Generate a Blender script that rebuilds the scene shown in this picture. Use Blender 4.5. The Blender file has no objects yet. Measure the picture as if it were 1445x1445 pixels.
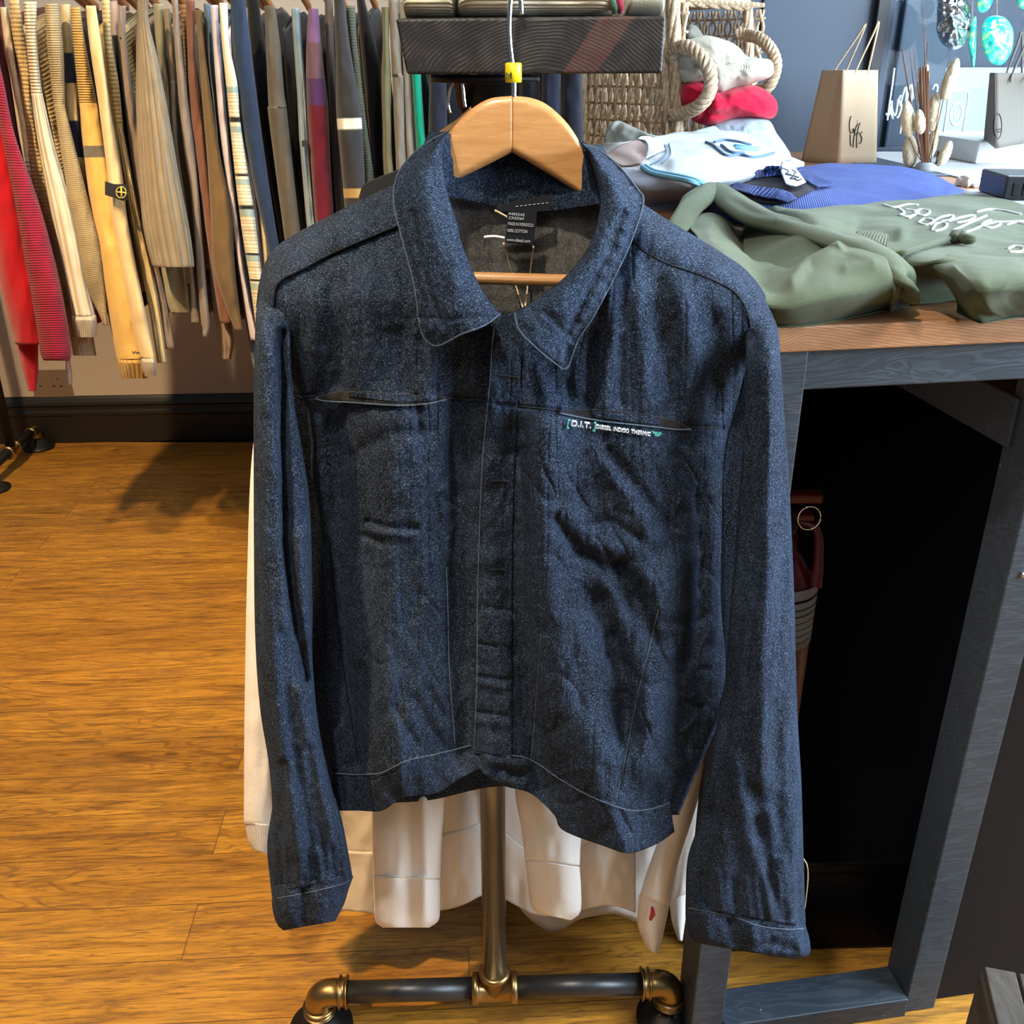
import bpy, bmesh, math, random
import numpy as np
from mathutils import Vector, Matrix
random.seed(7)
SC = bpy.context.scene
COL = SC.collection
R = math.radians
F = 1380.0; CZ = 1.31; PITCH = R(24.5)
CP, SP = math.cos(PITCH), math.sin(PITCH)
C2 = 722.5

# ------------------------------------------------------------------ helpers
def P3(x, y, d):
    """point at forward distance d (metres) seen at picture place x, y -> world (camera stands at 0,0,CZ facing +Y)"""
    x = np.asarray(x, float); y = np.asarray(y, float); d = np.asarray(d, float)
    a = (x - C2) / F; b = (y - C2) / F
    t = d / (CP - b * SP)
    return np.stack(np.broadcast_arrays(a * t, d, CZ + (-SP - b * CP) * t), -1)
def PZ(x, y, z):
    """point at height z along the same line of sight"""
    x = np.asarray(x, float); y = np.asarray(y, float); z = np.asarray(z, float)
    a = (x - C2) / F; b = (y - C2) / F
    t = (z - CZ) / (-SP - b * CP)
    return np.stack(np.broadcast_arrays(a * t, (CP - b * SP) * t, z), -1)
def rootloc(o):
    while o.parent: o = o.parent
    return np.array(o.location)
def mesh_obj(name, V, faces, mat, parent=None, smooth=True, uv=None, col=None):
    V = np.asarray(V, float).reshape(-1, 3)
    if parent is not None: V = V - rootloc(parent)
    me = bpy.data.meshes.new(name)
    me.from_pydata(V.tolist(), [], faces if isinstance(faces, list) else faces.tolist())
    if smooth: me.polygons.foreach_set('use_smooth', [True] * len(me.polygons))
    if uv is not None:
        li = np.zeros(len(me.loops), int); me.loops.foreach_get('vertex_index', li)
        l = me.uv_layers.new(name='UVMap'); l.data.foreach_set('uv', np.asarray(uv, float).reshape(-1, 2)[li].ravel())
    if col is not None:
        c = np.asarray(col, float).reshape(-1, 3)
        a = me.color_attributes.new('Col', 'FLOAT_COLOR', 'POINT')
        a.data.foreach_set('color', np.concatenate([c, np.ones((len(c), 1))], 1).ravel())
    me.materials.append(mat)
    me.update()
    o = bpy.data.objects.new(name, me); COL.objects.link(o)
    if parent is not None: o.parent = parent
    return o
def tag(o, label=None, cat=None, group=None, kind=None):
    if label: o['label'] = label
    if cat: o['category'] = cat
    if group: o['group'] = group
    if kind: o['kind'] = kind
    return o
def thing(name, label, cat, loc, group=None):
    o = bpy.data.objects.new(name, None); COL.objects.link(o)
    o.location = tuple(float(v) for v in loc); o.empty_display_size = .05
    return tag(o, label, cat, group)
def grid_faces(nv, nu, off=0, flip=False):
    i = np.arange(nv - 1)[:, None] * nu + np.arange(nu - 1)[None, :] + off
    q = np.stack([i, i + nu, i + nu + 1, i + 1], -1).reshape(-1, 4)
    return q[:, ::-1] if flip else q
def grid_uv(V):
    du = np.linalg.norm(np.diff(V, axis=1), axis=2).mean(0); dv = np.linalg.norm(np.diff(V, axis=0), axis=2).mean(1)
    u = np.concatenate([[0], np.cumsum(du)]); v = np.concatenate([[0], np.cumsum(dv)])
    return np.stack(np.meshgrid(u, v), -1)
def sheet3(name, V, thick, mat, parent=None, col=None):
    """grid of points -> closed sheet with real thickness (thickness runs along thick, a vector or away from the camera)"""
    nv, nu = V.shape[:2]
    B = V + np.asarray(thick) if np.ndim(thick) else V + np.array([0, thick, 0])
    n = nv * nu
    f = [grid_faces(nv, nu), grid_faces(nv, nu, n, True)]
    def strip(a): 
        a = np.asarray(a); return np.stack([a[:-1], a[1:], a[1:] + n, a[:-1] + n], -1)
    ii = np.arange(n).reshape(nv, nu)
    f += [strip(ii[0]), strip(ii[-1][::-1]), strip(ii[::-1, 0]), strip(ii[:, -1])]
    uv = grid_uv(V).reshape(-1, 2)
    c = None if col is None else np.concatenate([col.reshape(-1, 3)] * 2)
    return mesh_obj(name, np.concatenate([V.reshape(-1, 3), B.reshape(-1, 3)]), np.concatenate(f), mat, parent, uv=np.concatenate([uv, uv]), col=c)
def tube3(name, V, mat, parent=None, cap=True, col=None):
    """rings V (nv, nth, 3), first ring point not repeated -> closed tube"""
    nv, nt = V.shape[:2]
    W = np.concatenate([V, V[:, :1]], 1); uvg = grid_uv(W)
    f = grid_faces(nv, nt + 1).tolist(); Vv = W.reshape(-1, 3); n = len(Vv); uv = uvg.reshape(-1, 2)
    c = None
    if col is not None: c = np.concatenate([col, col[:, :1]], 1).reshape(-1, 3)
    if cap:
        Vv = np.concatenate([Vv, V[0].mean(0)[None], V[-1].mean(0)[None]]); uv = np.concatenate([uv, uv[:1], uv[-1:]])
        if c is not None: c = np.concatenate([c, c[:1], c[-1:]])
        for j in range(nt):
            f.append([n, j, j + 1]); f.append([n + 1, (nv - 1) * (nt + 1) + j + 1, (nv - 1) * (nt + 1) + j])
    return mesh_obj(name, Vv, f, mat, parent, uv=uv, col=c)
def spline(pts, n, smooth=True):
    p = np.asarray(pts, float)
    if smooth and len(p) > 2:
        q = np.concatenate([2 * p[:1] - p[1:2], p, 2 * p[-1:] - p[-2:-1]]); out = []
        for i in range(len(p) - 1):
            a, b, c, d = q[i:i + 4]; t = np.linspace(0, 1, 16, endpoint=False)[:, None]
            out.append(.5 * (2 * b + (c - a) * t + (2 * a - 5 * b + 4 * c - d) * t**2 + (3 * b - a - 3 * c + d) * t**3))
        p = np.concatenate(out + [p[-1:]])
    s = np.concatenate([[0], np.cumsum(np.linalg.norm(np.diff(p, axis=0), axis=1))])
    t = np.linspace(0, s[-1], n)
    return np.stack([np.interp(t, s, p[:, k]) for k in range(p.shape[1])], -1)
def coons(top, bot, lef, rig, nu, nv, sm=(1, 1, 1, 1)):
    T, B = spline(top, nu, sm[0]), spline(bot, nu, sm[1]); L, Q = spline(lef, nv, sm[2]), spline(rig, nv, sm[3])
    u = np.linspace(0, 1, nu)[None, :, None]; v = np.linspace(0, 1, nv)[:, None, None]
    return ((1 - v) * T[None] + v * B[None] + (1 - u) * L[:, None] + u * Q[:, None]
            - ((1 - u) * (1 - v) * T[0] + u * (1 - v) * T[-1] + (1 - u) * v * B[0] + u * v * B[-1]))
def loft(rows, nu, nv):
    """rows: polylines (any columns) of matching direction -> smooth grid"""
    rs = np.stack([spline(r, nu) for r in rows])
    q = np.concatenate([2 * rs[:1] - rs[1:2], rs, 2 * rs[-1:] - rs[-2:-1]]); m = len(rs) - 1
    out = []
    for k in range(nv):
        s = min(k / (nv - 1) * m, m - 1e-9); i = int(s); t = s - i
        a, b, c, d = q[i:i + 4]
        out.append(.5 * (2 * b + (c - a) * t + (2 * a - 5 * b + 4 * c - d) * t**2 + (3 * b - a - 3 * c + d) * t**3))
    return np.stack(out)
def vn(x, y, seed=0):
    xi, yi = np.floor(x), np.floor(y); xf, yf = x - xi, y - yi
    h = lambda a, b: np.modf(np.abs(np.sin(a * 127.1 + b * 311.7 + seed * 74.7) * 43758.5453))[0]
    sx, sy = xf * xf * (3 - 2 * xf), yf * yf * (3 - 2 * yf)
    return ((h(xi, yi) * (1 - sx) + h(xi + 1, yi) * sx) * (1 - sy) + (h(xi, yi + 1) * (1 - sx) + h(xi + 1, yi + 1) * sx) * sy) * 2 - 1
def pdist(x, y, poly):
    best = np.full(np.shape(x), 1e9)
    for (x0, y0), (x1, y1) in zip(poly[:-1], poly[1:]):
        dx, dy = x1 - x0, y1 - y0
        t = np.clip(((x - x0) * dx + (y - y0) * dy) / (dx * dx + dy * dy + 1e-9), 0, 1)
        best = np.minimum(best, np.hypot(x - x0 - t * dx, y - y0 - t * dy))
    return best
def folds(x, y, L):
    z = np.zeros(np.shape(x))
    for poly, w, a in L: z = z + a * np.exp(-(pdist(x, y, poly) / w) ** 2)
    return z
def sstep(v, a, b):
    t = np.clip((v - a) / (b - a), 0, 1); return t * t * (3 - 2 * t)
def tubepath(name, pts, r, mat, parent=None, nt=10, n=None, smooth=True, col=None):
    p = np.asarray(pts, float)
    if n: p = spline(p, n, smooth)
    rr = np.broadcast_to(np.asarray(r, float), (len(p),)) if np.ndim(r) == 0 else np.interp(np.linspace(0, 1, len(p)), np.linspace(0, 1, len(r)), r)
    tg = np.gradient(p, axis=0); tg /= np.linalg.norm(tg, axis=1)[:, None] + 1e-12
    nrm = np.cross(tg[0], [0, 0, 1]); 
    if np.linalg.norm(nrm) < 1e-3: nrm = np.cross(tg[0], [0, 1, 0])
    nrm /= np.linalg.norm(nrm); rings = []
    th = np.linspace(0, 2 * math.pi, nt, endpoint=False)
    for k in range(len(p)):
        nrm = nrm - tg[k] * nrm.dot(tg[k]); nrm /= np.linalg.norm(nrm); bn = np.cross(tg[k], nrm)
        rings.append(p[k] + rr[k] * (np.cos(th)[:, None] * nrm + np.sin(th)[:, None] * bn))
    return tube3(name, np.stack(rings), mat, parent)
def multi(name, objs, parent=None):
    """join small meshes of one part into one mesh"""
    bm = bmesh.new()
    for o in objs: bm.from_mesh(o.data)
    
    if parent is not None: bmesh.ops.translate(bm, verts=bm.verts[:], vec=Vector(-rootloc(parent)))
    me = bpy.data.meshes.new(name); bm.to_mesh(me); bm.free(); me.materials.append(objs[0].data.materials[0])
    for o in objs:
        m = o.data; bpy.data.objects.remove(o); bpy.data.meshes.remove(m)
    o = bpy.data.objects.new(name, me); COL.objects.link(o)
    if parent is not None: o.parent = parent
    return o
def box(name, lo, hi, mat, parent=None, yaw=0, piv=(0, 0, 0), bev=.002, seg=2):
    bm = bmesh.new(); bmesh.ops.create_cube(bm, size=1)
    lo, hi = np.array(lo, float), np.array(hi, float)
    for v in bm.verts: v.co = Vector((lo + hi) / 2) + Vector(np.array(v.co) * (hi - lo))
    if bev: bmesh.ops.bevel(bm, geom=bm.edges[:], offset=bev, segments=seg, profile=.5, affect='EDGES')
    if yaw: bmesh.ops.rotate(bm, verts=bm.verts, cent=Vector(piv), matrix=Matrix.Rotation(yaw, 3, 'Z'))
    V = np.array([v.co[:] for v in bm.verts]); bm.verts.index_update()
    fs = [[v.index for v in f.verts] for f in bm.faces]; bm.free()
    return mesh_obj(name, V, fs, mat, parent, smooth=False)
def lathe(name, prof, c, mat, parent=None, nt=40, axis='z'):
    pr = np.asarray(prof, float); th = np.linspace(0, 2 * math.pi, nt, endpoint=False)
    r, h = pr[:, 0][:, None], pr[:, 1][:, None]; a, b, z = r * np.cos(th), r * np.sin(th), h + 0 * th
    V = {'z': np.stack([a, b, z], -1), 'x': np.stack([z, a, b], -1), 'y': np.stack([a, z, b], -1)}[axis] + np.asarray(c)
    return tube3(name, V, mat, parent)
def text(name, s, x, y, size, d, mat, parent=None, rot=0, shear=0, mirror=False, ext=.0002, wide=1.0, yaw=0, fit=None):
    """lettering standing in an upright plane at distance d, size = cap height in picture places"""
    cu = bpy.data.curves.new(name, 'FONT'); cu.body = s; cu.extrude = ext; cu.shear = shear
    p = P3(x, y, d); q = P3(x, y - size, d); cu.size = float(np.linalg.norm(q - p)) / .7
    o = bpy.data.objects.new(name, cu); COL.objects.link(o)
    bpy.context.view_layer.update()
    me = bpy.data.meshes.new_from_object(o.evaluated_get(bpy.context.evaluated_depsgraph_get())); bpy.data.objects.remove(o)
    V = np.array([v.co[:] for v in me.vertices]); fs = [list(f.vertices) for f in me.polygons]; bpy.data.meshes.remove(me)
    if fit: V[:, 0] = (V[:, 0] - V[:, 0].min()) * float(np.linalg.norm(P3(x + fit, y, d) - p)) / np.ptp(V[:, 0]); wide = 1
    V[:, 0] *= wide * (-1 if mirror else 1)
    c, s_ = math.cos(rot), math.sin(rot)
    X = V[:, 0] * c - V[:, 1] * s_; Z = V[:, 0] * s_ + V[:, 1] * c
    cy, sy = math.cos(yaw), math.sin(yaw)
    W = np.stack([X * cy + V[:, 2] * sy, X * sy - V[:, 2] * cy, Z], -1) + p
    return mesh_obj(name, W, fs, mat, parent, smooth=False)

# ------------------------------------------------------------------ materials
def srgb(r, g, b):
    f = lambda c: (c / 255 / 12.92) if c <= 10 else ((c / 255 + .055) / 1.055) ** 2.4
    return (f(r), f(g), f(b), 1)
class N:
    def __init__(s, name):
        s.m = bpy.data.materials.new(name); s.m.use_nodes = True; s.t = s.m.node_tree
        s.b = s.t.nodes['Principled BSDF']; s.o = s.t.nodes['Material Output']
    def n(s, ty, **kw):
        x = s.t.nodes.new(ty)
        for k, v in kw.items():
            if k.startswith('_'): setattr(x, k[1:], v)
            elif k.startswith('i'): x.inputs[int(k[1:])].default_value = v
            else: x.inputs[k].default_value = v
        return x
    def l(s, a, b): s.t.links.new(a, b)
    def coord(s, kind='Object', scale=(1, 1, 1), rot=(0, 0, 0), loc=(0, 0, 0)):
        c = s.n('ShaderNodeTexCoord'); m = s.n('ShaderNodeMapping', Scale=scale, Rotation=rot, Location=loc)
        s.l(c.outputs[kind], m.inputs[0]); return m.outputs[0]
    def noise(s, co, scale, detail=3, rough=.5, dist=0):
        x = s.n('ShaderNodeTexNoise', Scale=scale, Detail=detail, Roughness=rough, Distortion=dist); s.l(co, x.inputs['Vector']); return x.outputs['Fac']
    def ramp(s, fac, stops, interp='LINEAR'):
        x = s.n('ShaderNodeValToRGB'); x.color_ramp.interpolation = interp; e = x.color_ramp.elements
        while len(e) < len(stops): e.new(.5)
        for k, (p, c) in enumerate(stops):
            e[k].position = p; e[k].color = c if len(c) == 4 else (*c, 1)
        s.l(fac, x.inputs[0]); return x.outputs[0]
    def mix(s, f, a, b, ty='MIX'):
        x = s.n('ShaderNodeMix', _data_type='RGBA', _blend_type=ty)
        for v, i in ((f, 0), (a, 6), (b, 7)):
            if hasattr(v, 'links'): s.l(v, x.inputs[i])
            else: x.inputs[i].default_value = v if not isinstance(v, tuple) or len(v) == 4 else (*v, 1)
        return x.outputs[2]
    def math(s, op, a, b=0.):
        x = s.n('ShaderNodeMath', _operation=op)
        for v, i in ((a, 0), (b, 1)):
            if hasattr(v, 'links'): s.l(v, x.inputs[i])
            else: x.inputs[i].default_value = v
        return x.outputs[0]
    def bump(s, h, strength=.3, dist=.002):
        x = s.n('ShaderNodeBump', Strength=strength, Distance=dist); s.l(h, x.inputs['Height'])
        s.l(x.outputs[0], s.b.inputs['Normal']); return x
    def base(s, c):
        if hasattr(c, 'links'): s.l(c, s.b.inputs['Base Color'])
        else: s.b.inputs['Base Color'].default_value = c if len(c) == 4 else (*c, 1)
    def set(s, **k):
        for a, v in k.items(): s.b.inputs[a.replace('_', ' ')].default_value = v
        return s
def plain(name, c, rough=.5, metal=0, bump=0, scale=200, var=.12):
    m = N(name); co = m.coord(); f = m.noise(co, scale, 4)
    c = c if len(c) == 4 else (*c, 1)
    g = m.noise(co, 9, 3)
    m.base(m.mix(m.math('MULTIPLY', g, var * 3), c, tuple(v * (1 - var * 2) for v in c[:3])))
    m.set(Roughness=rough, Metallic=metal)
    if bump: m.bump(f, bump, .001)
    return m.m
def cloth(name, c, rib=None, freq=180, ribamp=.6, fuzz=.35, attr=False, rough=.95, mel=.25, sheen=.15):
    """woven or knitted cloth; rib 'u' = ribs running along the sleeve, 'v' = ribs running round it"""
    m = N(name); uv = m.coord('UV'); c = c if len(c) == 4 else (*c, 1)
    fine = m.noise(uv, 900, 2, .7); mid = m.noise(uv, 60, 4, .6)
    if attr:
        a = m.n('ShaderNodeVertexColor', _layer_name='Col'); src = a.outputs[0]
    else: src = c
    if attr: dark = m.mix(1., src, (1 - mel, 1 - mel, 1 - mel, 1), 'MULTIPLY')
    else: dark = tuple(v * (1 - mel) for v in c[:3]) + (1,)
    base = m.mix(m.ramp(fine, [(.35, (0, 0, 0)), (.65, (1, 1, 1))]), dark, src)
    h = m.math('ADD', m.math('MULTIPLY', fine, fuzz), m.math('MULTIPLY', mid, .5))
    if rib:
        sx = m.n('ShaderNodeSeparateXYZ'); m.l(uv, sx.inputs[0])
        w = m.math('SINE', m.math('MULTIPLY', sx.outputs[0 if rib == 'u' else 1], freq * 6.283))
        h = m.math('ADD', h, m.math('MULTIPLY', w, ribamp))
        base = m.mix(m.math('MULTIPLY', m.math('SUBTRACT', 1., m.math('ADD', m.math('MULTIPLY', w, .5), .5)), .35), base, m.mix(1., base, (.55, .5, .45, 1), 'MULTIPLY'))
    m.base(base); m.bump(h, .8, .0022); m.set(Roughness=rough, Sheen_Weight=sheen, Specular_IOR_Level=.15)
    return m.m
def denim(name, dark, mid, light, fl=.62):
    m = N(name); co = m.coord('Object', (1, .4, 1))
    a = m.noise(m.coord('Object', (2300, 1300, 420)), 1, 2, .6)      # warp flecks, drawn out downwards
    b = m.noise(m.coord('Object', (400, 400, 1900)), 1, 2, .6)     # weft slubs, drawn out sideways
    c = m.noise(m.coord('Object', (2600, 1500, 2600)), 1, 1)
    big = m.noise(m.coord('Object', (26, 14, 9)), 1, 4, .6)
    streak = m.noise(m.coord('Object', (160, 90, 5)), 1, 3, .6)
    base = m.mix(m.ramp(m.math('ADD', m.math('MULTIPLY', big, .5), m.math('MULTIPLY', streak, .5)), [(.36, (0, 0, 0)), (.66, (1, 1, 1))]), dark, mid)
    s = m.math('ADD', m.math('MULTIPLY', a, .44), m.math('ADD', m.math('MULTIPLY', b, .32), m.math('MULTIPLY', c, .24)))
    base = m.mix(m.ramp(s, [(.52, (0, 0, 0)), (fl, (.74, .74, .74))]), base, light)
    base = m.mix(m.ramp(s, [(.33, (1, 1, 1)), (.46, (0, 0, 0))]), base, tuple(v * .45 for v in dark))
    m.base(base)
    cr = m.noise(m.coord('Object', (75, 60, 55)), 1, 4, .6, .3)
    h = m.math('ADD', m.math('MULTIPLY', s, .35), m.math('MULTIPLY', cr, 1.6)); m.bump(h, .7, .0016)
    m.set(Roughness=.92, Sheen_Weight=.0, Specular_IOR_Level=.08); return m.m
def wood(name, c1, c2, c3, axis=(1, 14, 14), scale=8, rough=.45, ringc=None, bump=.15):
    m = N(name); co = m.coord('Object', axis)
    a = m.noise(co, scale, 6, .65, .4); b = m.noise(m.coord('Object', tuple(v * 3 for v in axis)), scale * 2.5, 4, .6)
    base = m.ramp(a, [(.3, c1), (.52, c2), (.72, c3)])
    base = m.mix(m.ramp(b, [(.52, (0, 0, 0)), (.7, (.7, .7, .7))]), base, c1)
    m.base(base); m.bump(m.math('ADD', a, b), bump, .001); m.set(Roughness=rough); return m.m

MAT = {}
MAT['denim'] = denim('dark_denim', (.0036, .0052, .0092), (.0155, .0265, .0515), (.185, .245, .355), .635)
MAT['denim_in'] = denim('denim_reverse', (.055, .053, .051), (.115, .110, .103), (.34, .325, .30), .62)
MAT['edge'] = cloth('pale_blue_edge', (.095, .14, .195), mel=.7)
MAT['thread'] = cloth('pale_thread', (.10, .135, .18), mel=.6)
MAT['black_cloth'] = cloth('black_cloth', (.008, .008, .010), mel=.3)  # also laid in as shade along seams and in pocket mouths
MAT['label_black'] = plain('black_label', (.006, .007, .011), .6)
MAT['print'] = plain('white_print', (.62, .66, .72), .7)
MAT['print_teal'] = plain('teal_print', (.08, .42, .38), .6)
MAT['white_thread'] = plain('white_thread', (.85, .85, .82), .7)
MAT['string'] = plain('tan_string', (.72, .56, .32), .8)
MAT['hanger'] = wood('varnished_hanger_wood', (.44, .21, .07), (.56, .28, .10), (.64, .345, .14), (3, 20, 26), 5, .32, bump=.05)
MAT['tipwood'] = plain('orange_hanger_wood', (.62, .22, .045), .4)
MAT['chrome'] = plain('chrome', (.75, .75, .76), .12, 1)
MAT['yellow'] = plain('yellow_plastic', (.78, .66, .012), .4)
MAT['ink'] = plain('black_ink', (.01, .01, .01), .6)
MAT['brass'] = plain('aged_brass', (.36, .25, .11), .34, 1, .08, 90, .2)
MAT['pipe'] = plain('gunmetal_pipe', (.055, .058, .062), .38, .7, .05, 120)
MAT['steel'] = plain('dark_steel_pole', (.20, .21, .23), .25, .65, .04, 90)
MAT['iron'] = plain('black_iron', (.02, .02, .021), .45, .6, .1, 150)
MAT['white'] = cloth('white_sweat_cloth', (.80, .765, .72), mel=.05, sheen=.05, fuzz=.2)
MAT['white_lit'] = cloth('lit_white_sweat_cloth', (.86, .835, .80), mel=.05, sheen=.05, fuzz=.2)  # white cloth copied lighter for the light on the front sleeves
MAT['white_rib'] = cloth('white_rib', (.78, .74, .69), 'u', 330, .25, mel=.05)
MAT['red_tab'] = plain('red_tab', (.32, .01, .015), .7)
MAT['navy_wall'] = plain('navy_painted_wall', (.052, .078, .118), .55, 0, .05, 60, .06)
MAT['navy_dark'] = plain('dark_navy_paint', (.012, .014, .02), .5)
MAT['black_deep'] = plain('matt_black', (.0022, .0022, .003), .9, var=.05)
MAT['black_gloss'] = plain('gloss_black_plastic', (.002, .002, .003), .3)
MAT['black_plastic'] = plain('black_plastic', (.014, .016, .02), .4)
MAT['concrete'] = plain('pale_paving', (.58, .66, .72), .9, 0, .2, 40, .06)
MAT['kraft'] = plain('kraft_paper', (.56, .43, .29), .85, 0, .08, 30, .05)
MAT['kraft_dull'] = plain('shaded_kraft_paper', (.135, .13, .112), .85, 0, .08, 30, .05)  # darker copy of the kraft paper for the dim reflected bag
MAT['wicker'] = wood('wicker', (.27, .18, .105), (.54, .42, .28), (.72, .61, .46), (30, 30, 30), 3, .5)
MAT['tail'] = cloth('bunny_tail_grass', (.78, .70, .50), mel=.3)
MAT['twig'] = plain('brown_twig', (.17, .075, .04), .7)
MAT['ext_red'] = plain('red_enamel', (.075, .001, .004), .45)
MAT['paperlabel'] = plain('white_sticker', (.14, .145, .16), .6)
MAT['plaster'] = plain('greige_plaster', (.46, .38, .30), .9, 0, .06, 25, .05)
MAT['skirt'] = plain('black_gloss_skirting', (.010, .0085, .0075), .38)
MAT['brushed'] = plain('brushed_metal_plate', (.36, .28, .21), .35, .7)
MAT['shell'] = None
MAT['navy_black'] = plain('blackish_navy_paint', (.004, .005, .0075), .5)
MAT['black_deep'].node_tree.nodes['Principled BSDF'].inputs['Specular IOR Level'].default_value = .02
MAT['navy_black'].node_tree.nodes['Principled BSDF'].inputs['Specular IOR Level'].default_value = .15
MAT['black_gloss'].node_tree.nodes['Principled BSDF'].inputs['Specular IOR Level'].default_value = .12
MAT['white_paint'] = plain('white_ledge_paint', (.72, .75, .77), .7)

# ------------------------------------------------------------------ the denim jacket
RIDGES = [  # (line, width, depth in metres: minus comes forward)
 # right half of the front
 ([(772,610),(765,720),(775,850),(800,1000),(845,1100),(880,1195)], 42, -.024),
 ([(728,610),(728,820),(738,960),(768,1110)], 20, .012),
 ([(925,820),(918,960),(902,1080)], 26, -.012), ([(846,850),(878,950),(893,1030)], 16, .010),
 ([(900,650),(905,760)], 55, -.010),
 ([(786,735),(815,778),(845,795),(872,796)], 9, .0075),
 ([(800,720),(835,765),(868,775)], 14, -.006),
 ([(878,800),(898,850),(925,905)], 13, .009),
 ([(860,830),(880,920),(905,1010)], 22, -.008),
 ([(905,800),(945,860)], 20, -.006),
 ([(862,640),(900,690),(935,735)], 10, .005),
 ([(840,640),(885,705),(925,760)], 12, -.004),
 ([(955,650),(985,720)], 10, .004), ([(930,640),(965,710)], 10, -.003),
 ([(985,700),(990,800),(975,930)], 12, .006), ([(960,800),(950,930),(920,1080)], 24, -.010),
 ([(830,740),(862,735),(900,760)], 7, .0035), ([(930,690),(950,745)], 7, .0035),
 ([(868,900),(890,960),(880,1040)], 14, .006), ([(820,880),(840,980),(862,1060)], 20, -.006),
 ([(735,640),(742,760)], 9, .004),
 ([(1000,640),(1006,760),(1005,900)], 10, -.004),
 # upper right drape
 ([(862,400),(862,480),(852,570)], 13, -.0052), ([(838,470),(832,570)], 9, .0042), ([(895,380),(905,470),(915,570)], 15, -.0045),
 ([(930,400),(938,490),(940,580)], 14, .0058), ([(965,420),(975,500),(978,590)], 15, -.005), ([(1008,450),(1005,580)], 12, .005),
 ([(875,480),(878,570)], 6, .003), ([(800,540),(805,575)], 7, .003), ([(760,520),(775,560)], 10, -.003),
 # upper left drape
 ([(450,410),(442,490),(440,560)], 14, -.005), ([(478,400),(480,540)], 11, .004), ([(520,390),(512,470),(505,550)], 18, -.0045),
 ([(560,470),(575,560)], 12, .0045), ([(610,500),(600,560)], 12, -.004), ([(645,500),(640,560)], 10, .004), ([(668,480),(664,560)], 9, -.003),
 ([(590,480),(596,530)], 7, .003),
 # left half of the front
 ([(558,600),(562,740),(556,900),(560,1080)], 40, -.015), ([(655,575),(646,760),(648,920),(656,1060)], 22, .013),
 ([(475,600),(480,760),(487,930),(505,1075)], 18, .010),
 ([(571,720),(573,860),(566,1000)], 15, .005),
 ([(520,737),(548,745),(586,744)], 6, .0045), ([(515,756),(538,766)], 6, .0045), ([(530,750),(575,756)], 8, -.003),
 ([(500,640),(560,612),(610,606)], 10, .003), ([(588,560),(592,612)], 5, .0035), ([(636,575),(640,640),(648,700)], 7, .004),
 ([(628,690),(633,780)], 9, -.004), ([(585,985),(610,1030),(632,1060)], 9, .0045), ([(605,975),(625,1010)], 7, .0035), ([(560,1000),(585,1050)], 8, .003),
 ([(500,800),(505,930)], 12, -.006), ([(450,600),(456,720)], 12, -.004),
 # seams pull the cloth in
 ([(398,559),(445,559)], 3, .0022), ([(629,561),(690,566)], 3, .0022), ([(700,570),(787,579)], 3, .0025), ([(972,602),(1020,604)], 3, .0025),
 ([(464,760),(473,860),(486,960),(504,1073)], 2.5, .0016), ([(630,800),(632,860),(634,943),(642,1049)], 2.5, .0012),
 ([(929,860),(901,976),(869,1132)], 2.5, .0018), ([(763,895),(757,980),(749,1072)], 2.5, .0018), ([(922,770),(920,900)], 2.5, .001),
]
def JD(x, y):
    x = np.asarray(x, float); y = np.asarray(y, float)
    s = np.abs(x - 730) / 300
    d = .884 + .075 * (.22 + .78 * sstep(y, 430, 640)) * np.maximum(s - .42, 0) ** 2 / .33
    d = d + .042 * sstep(-y, -430, -300)
    d = d - .016 * sstep(y, 850, 1180) - .02 * sstep(x, 740, 860) * sstep(y, 650, 1150)
    d = d + 1.35 * folds(x, y, RIDGES)
    d = d + .0019 * vn(x / 38, y / 60, 1) + .0013 * vn(x / 15 + y / 60, y / 24, 2) + .0006 * vn(x / 7, y / 9, 3)
    m = sstep(y, 600, 660) * (.45 + .55 * sstep(x, 740, 800)) * (.6 + .8 * np.clip(vn(x / 70, y / 90, 17), 0, 1))
    d = d + .0042 * m * (1 - np.abs(vn((x - .55 * y) / 26, (y + .4 * x) / 62, 18))) ** 4 - .003 * m * (1 - np.abs(vn((x + .35 * y) / 24, y / 48, 19))) ** 4
    d = d + .0016 * (1 - np.abs(vn(x / 13, y / 75, 20))) ** 5
    low = sstep(y, 1040, 1110)
    d = d + low * .0022 * vn(x / 14, y / 60, 5)
    return d
J = thing('denim_jacket', 'dark blue denim jacket hanging open-necked on a wooden hanger in front of the stand', 'jacket', P3(722, 1190, .89))
DM = MAT['denim']
def jsheet(name, C, D, thick=.0016, mat=None, parent=None):
    return sheet3(name, P3(C[..., 0], C[..., 1], D), thick, mat or DM, parent or J)
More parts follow.
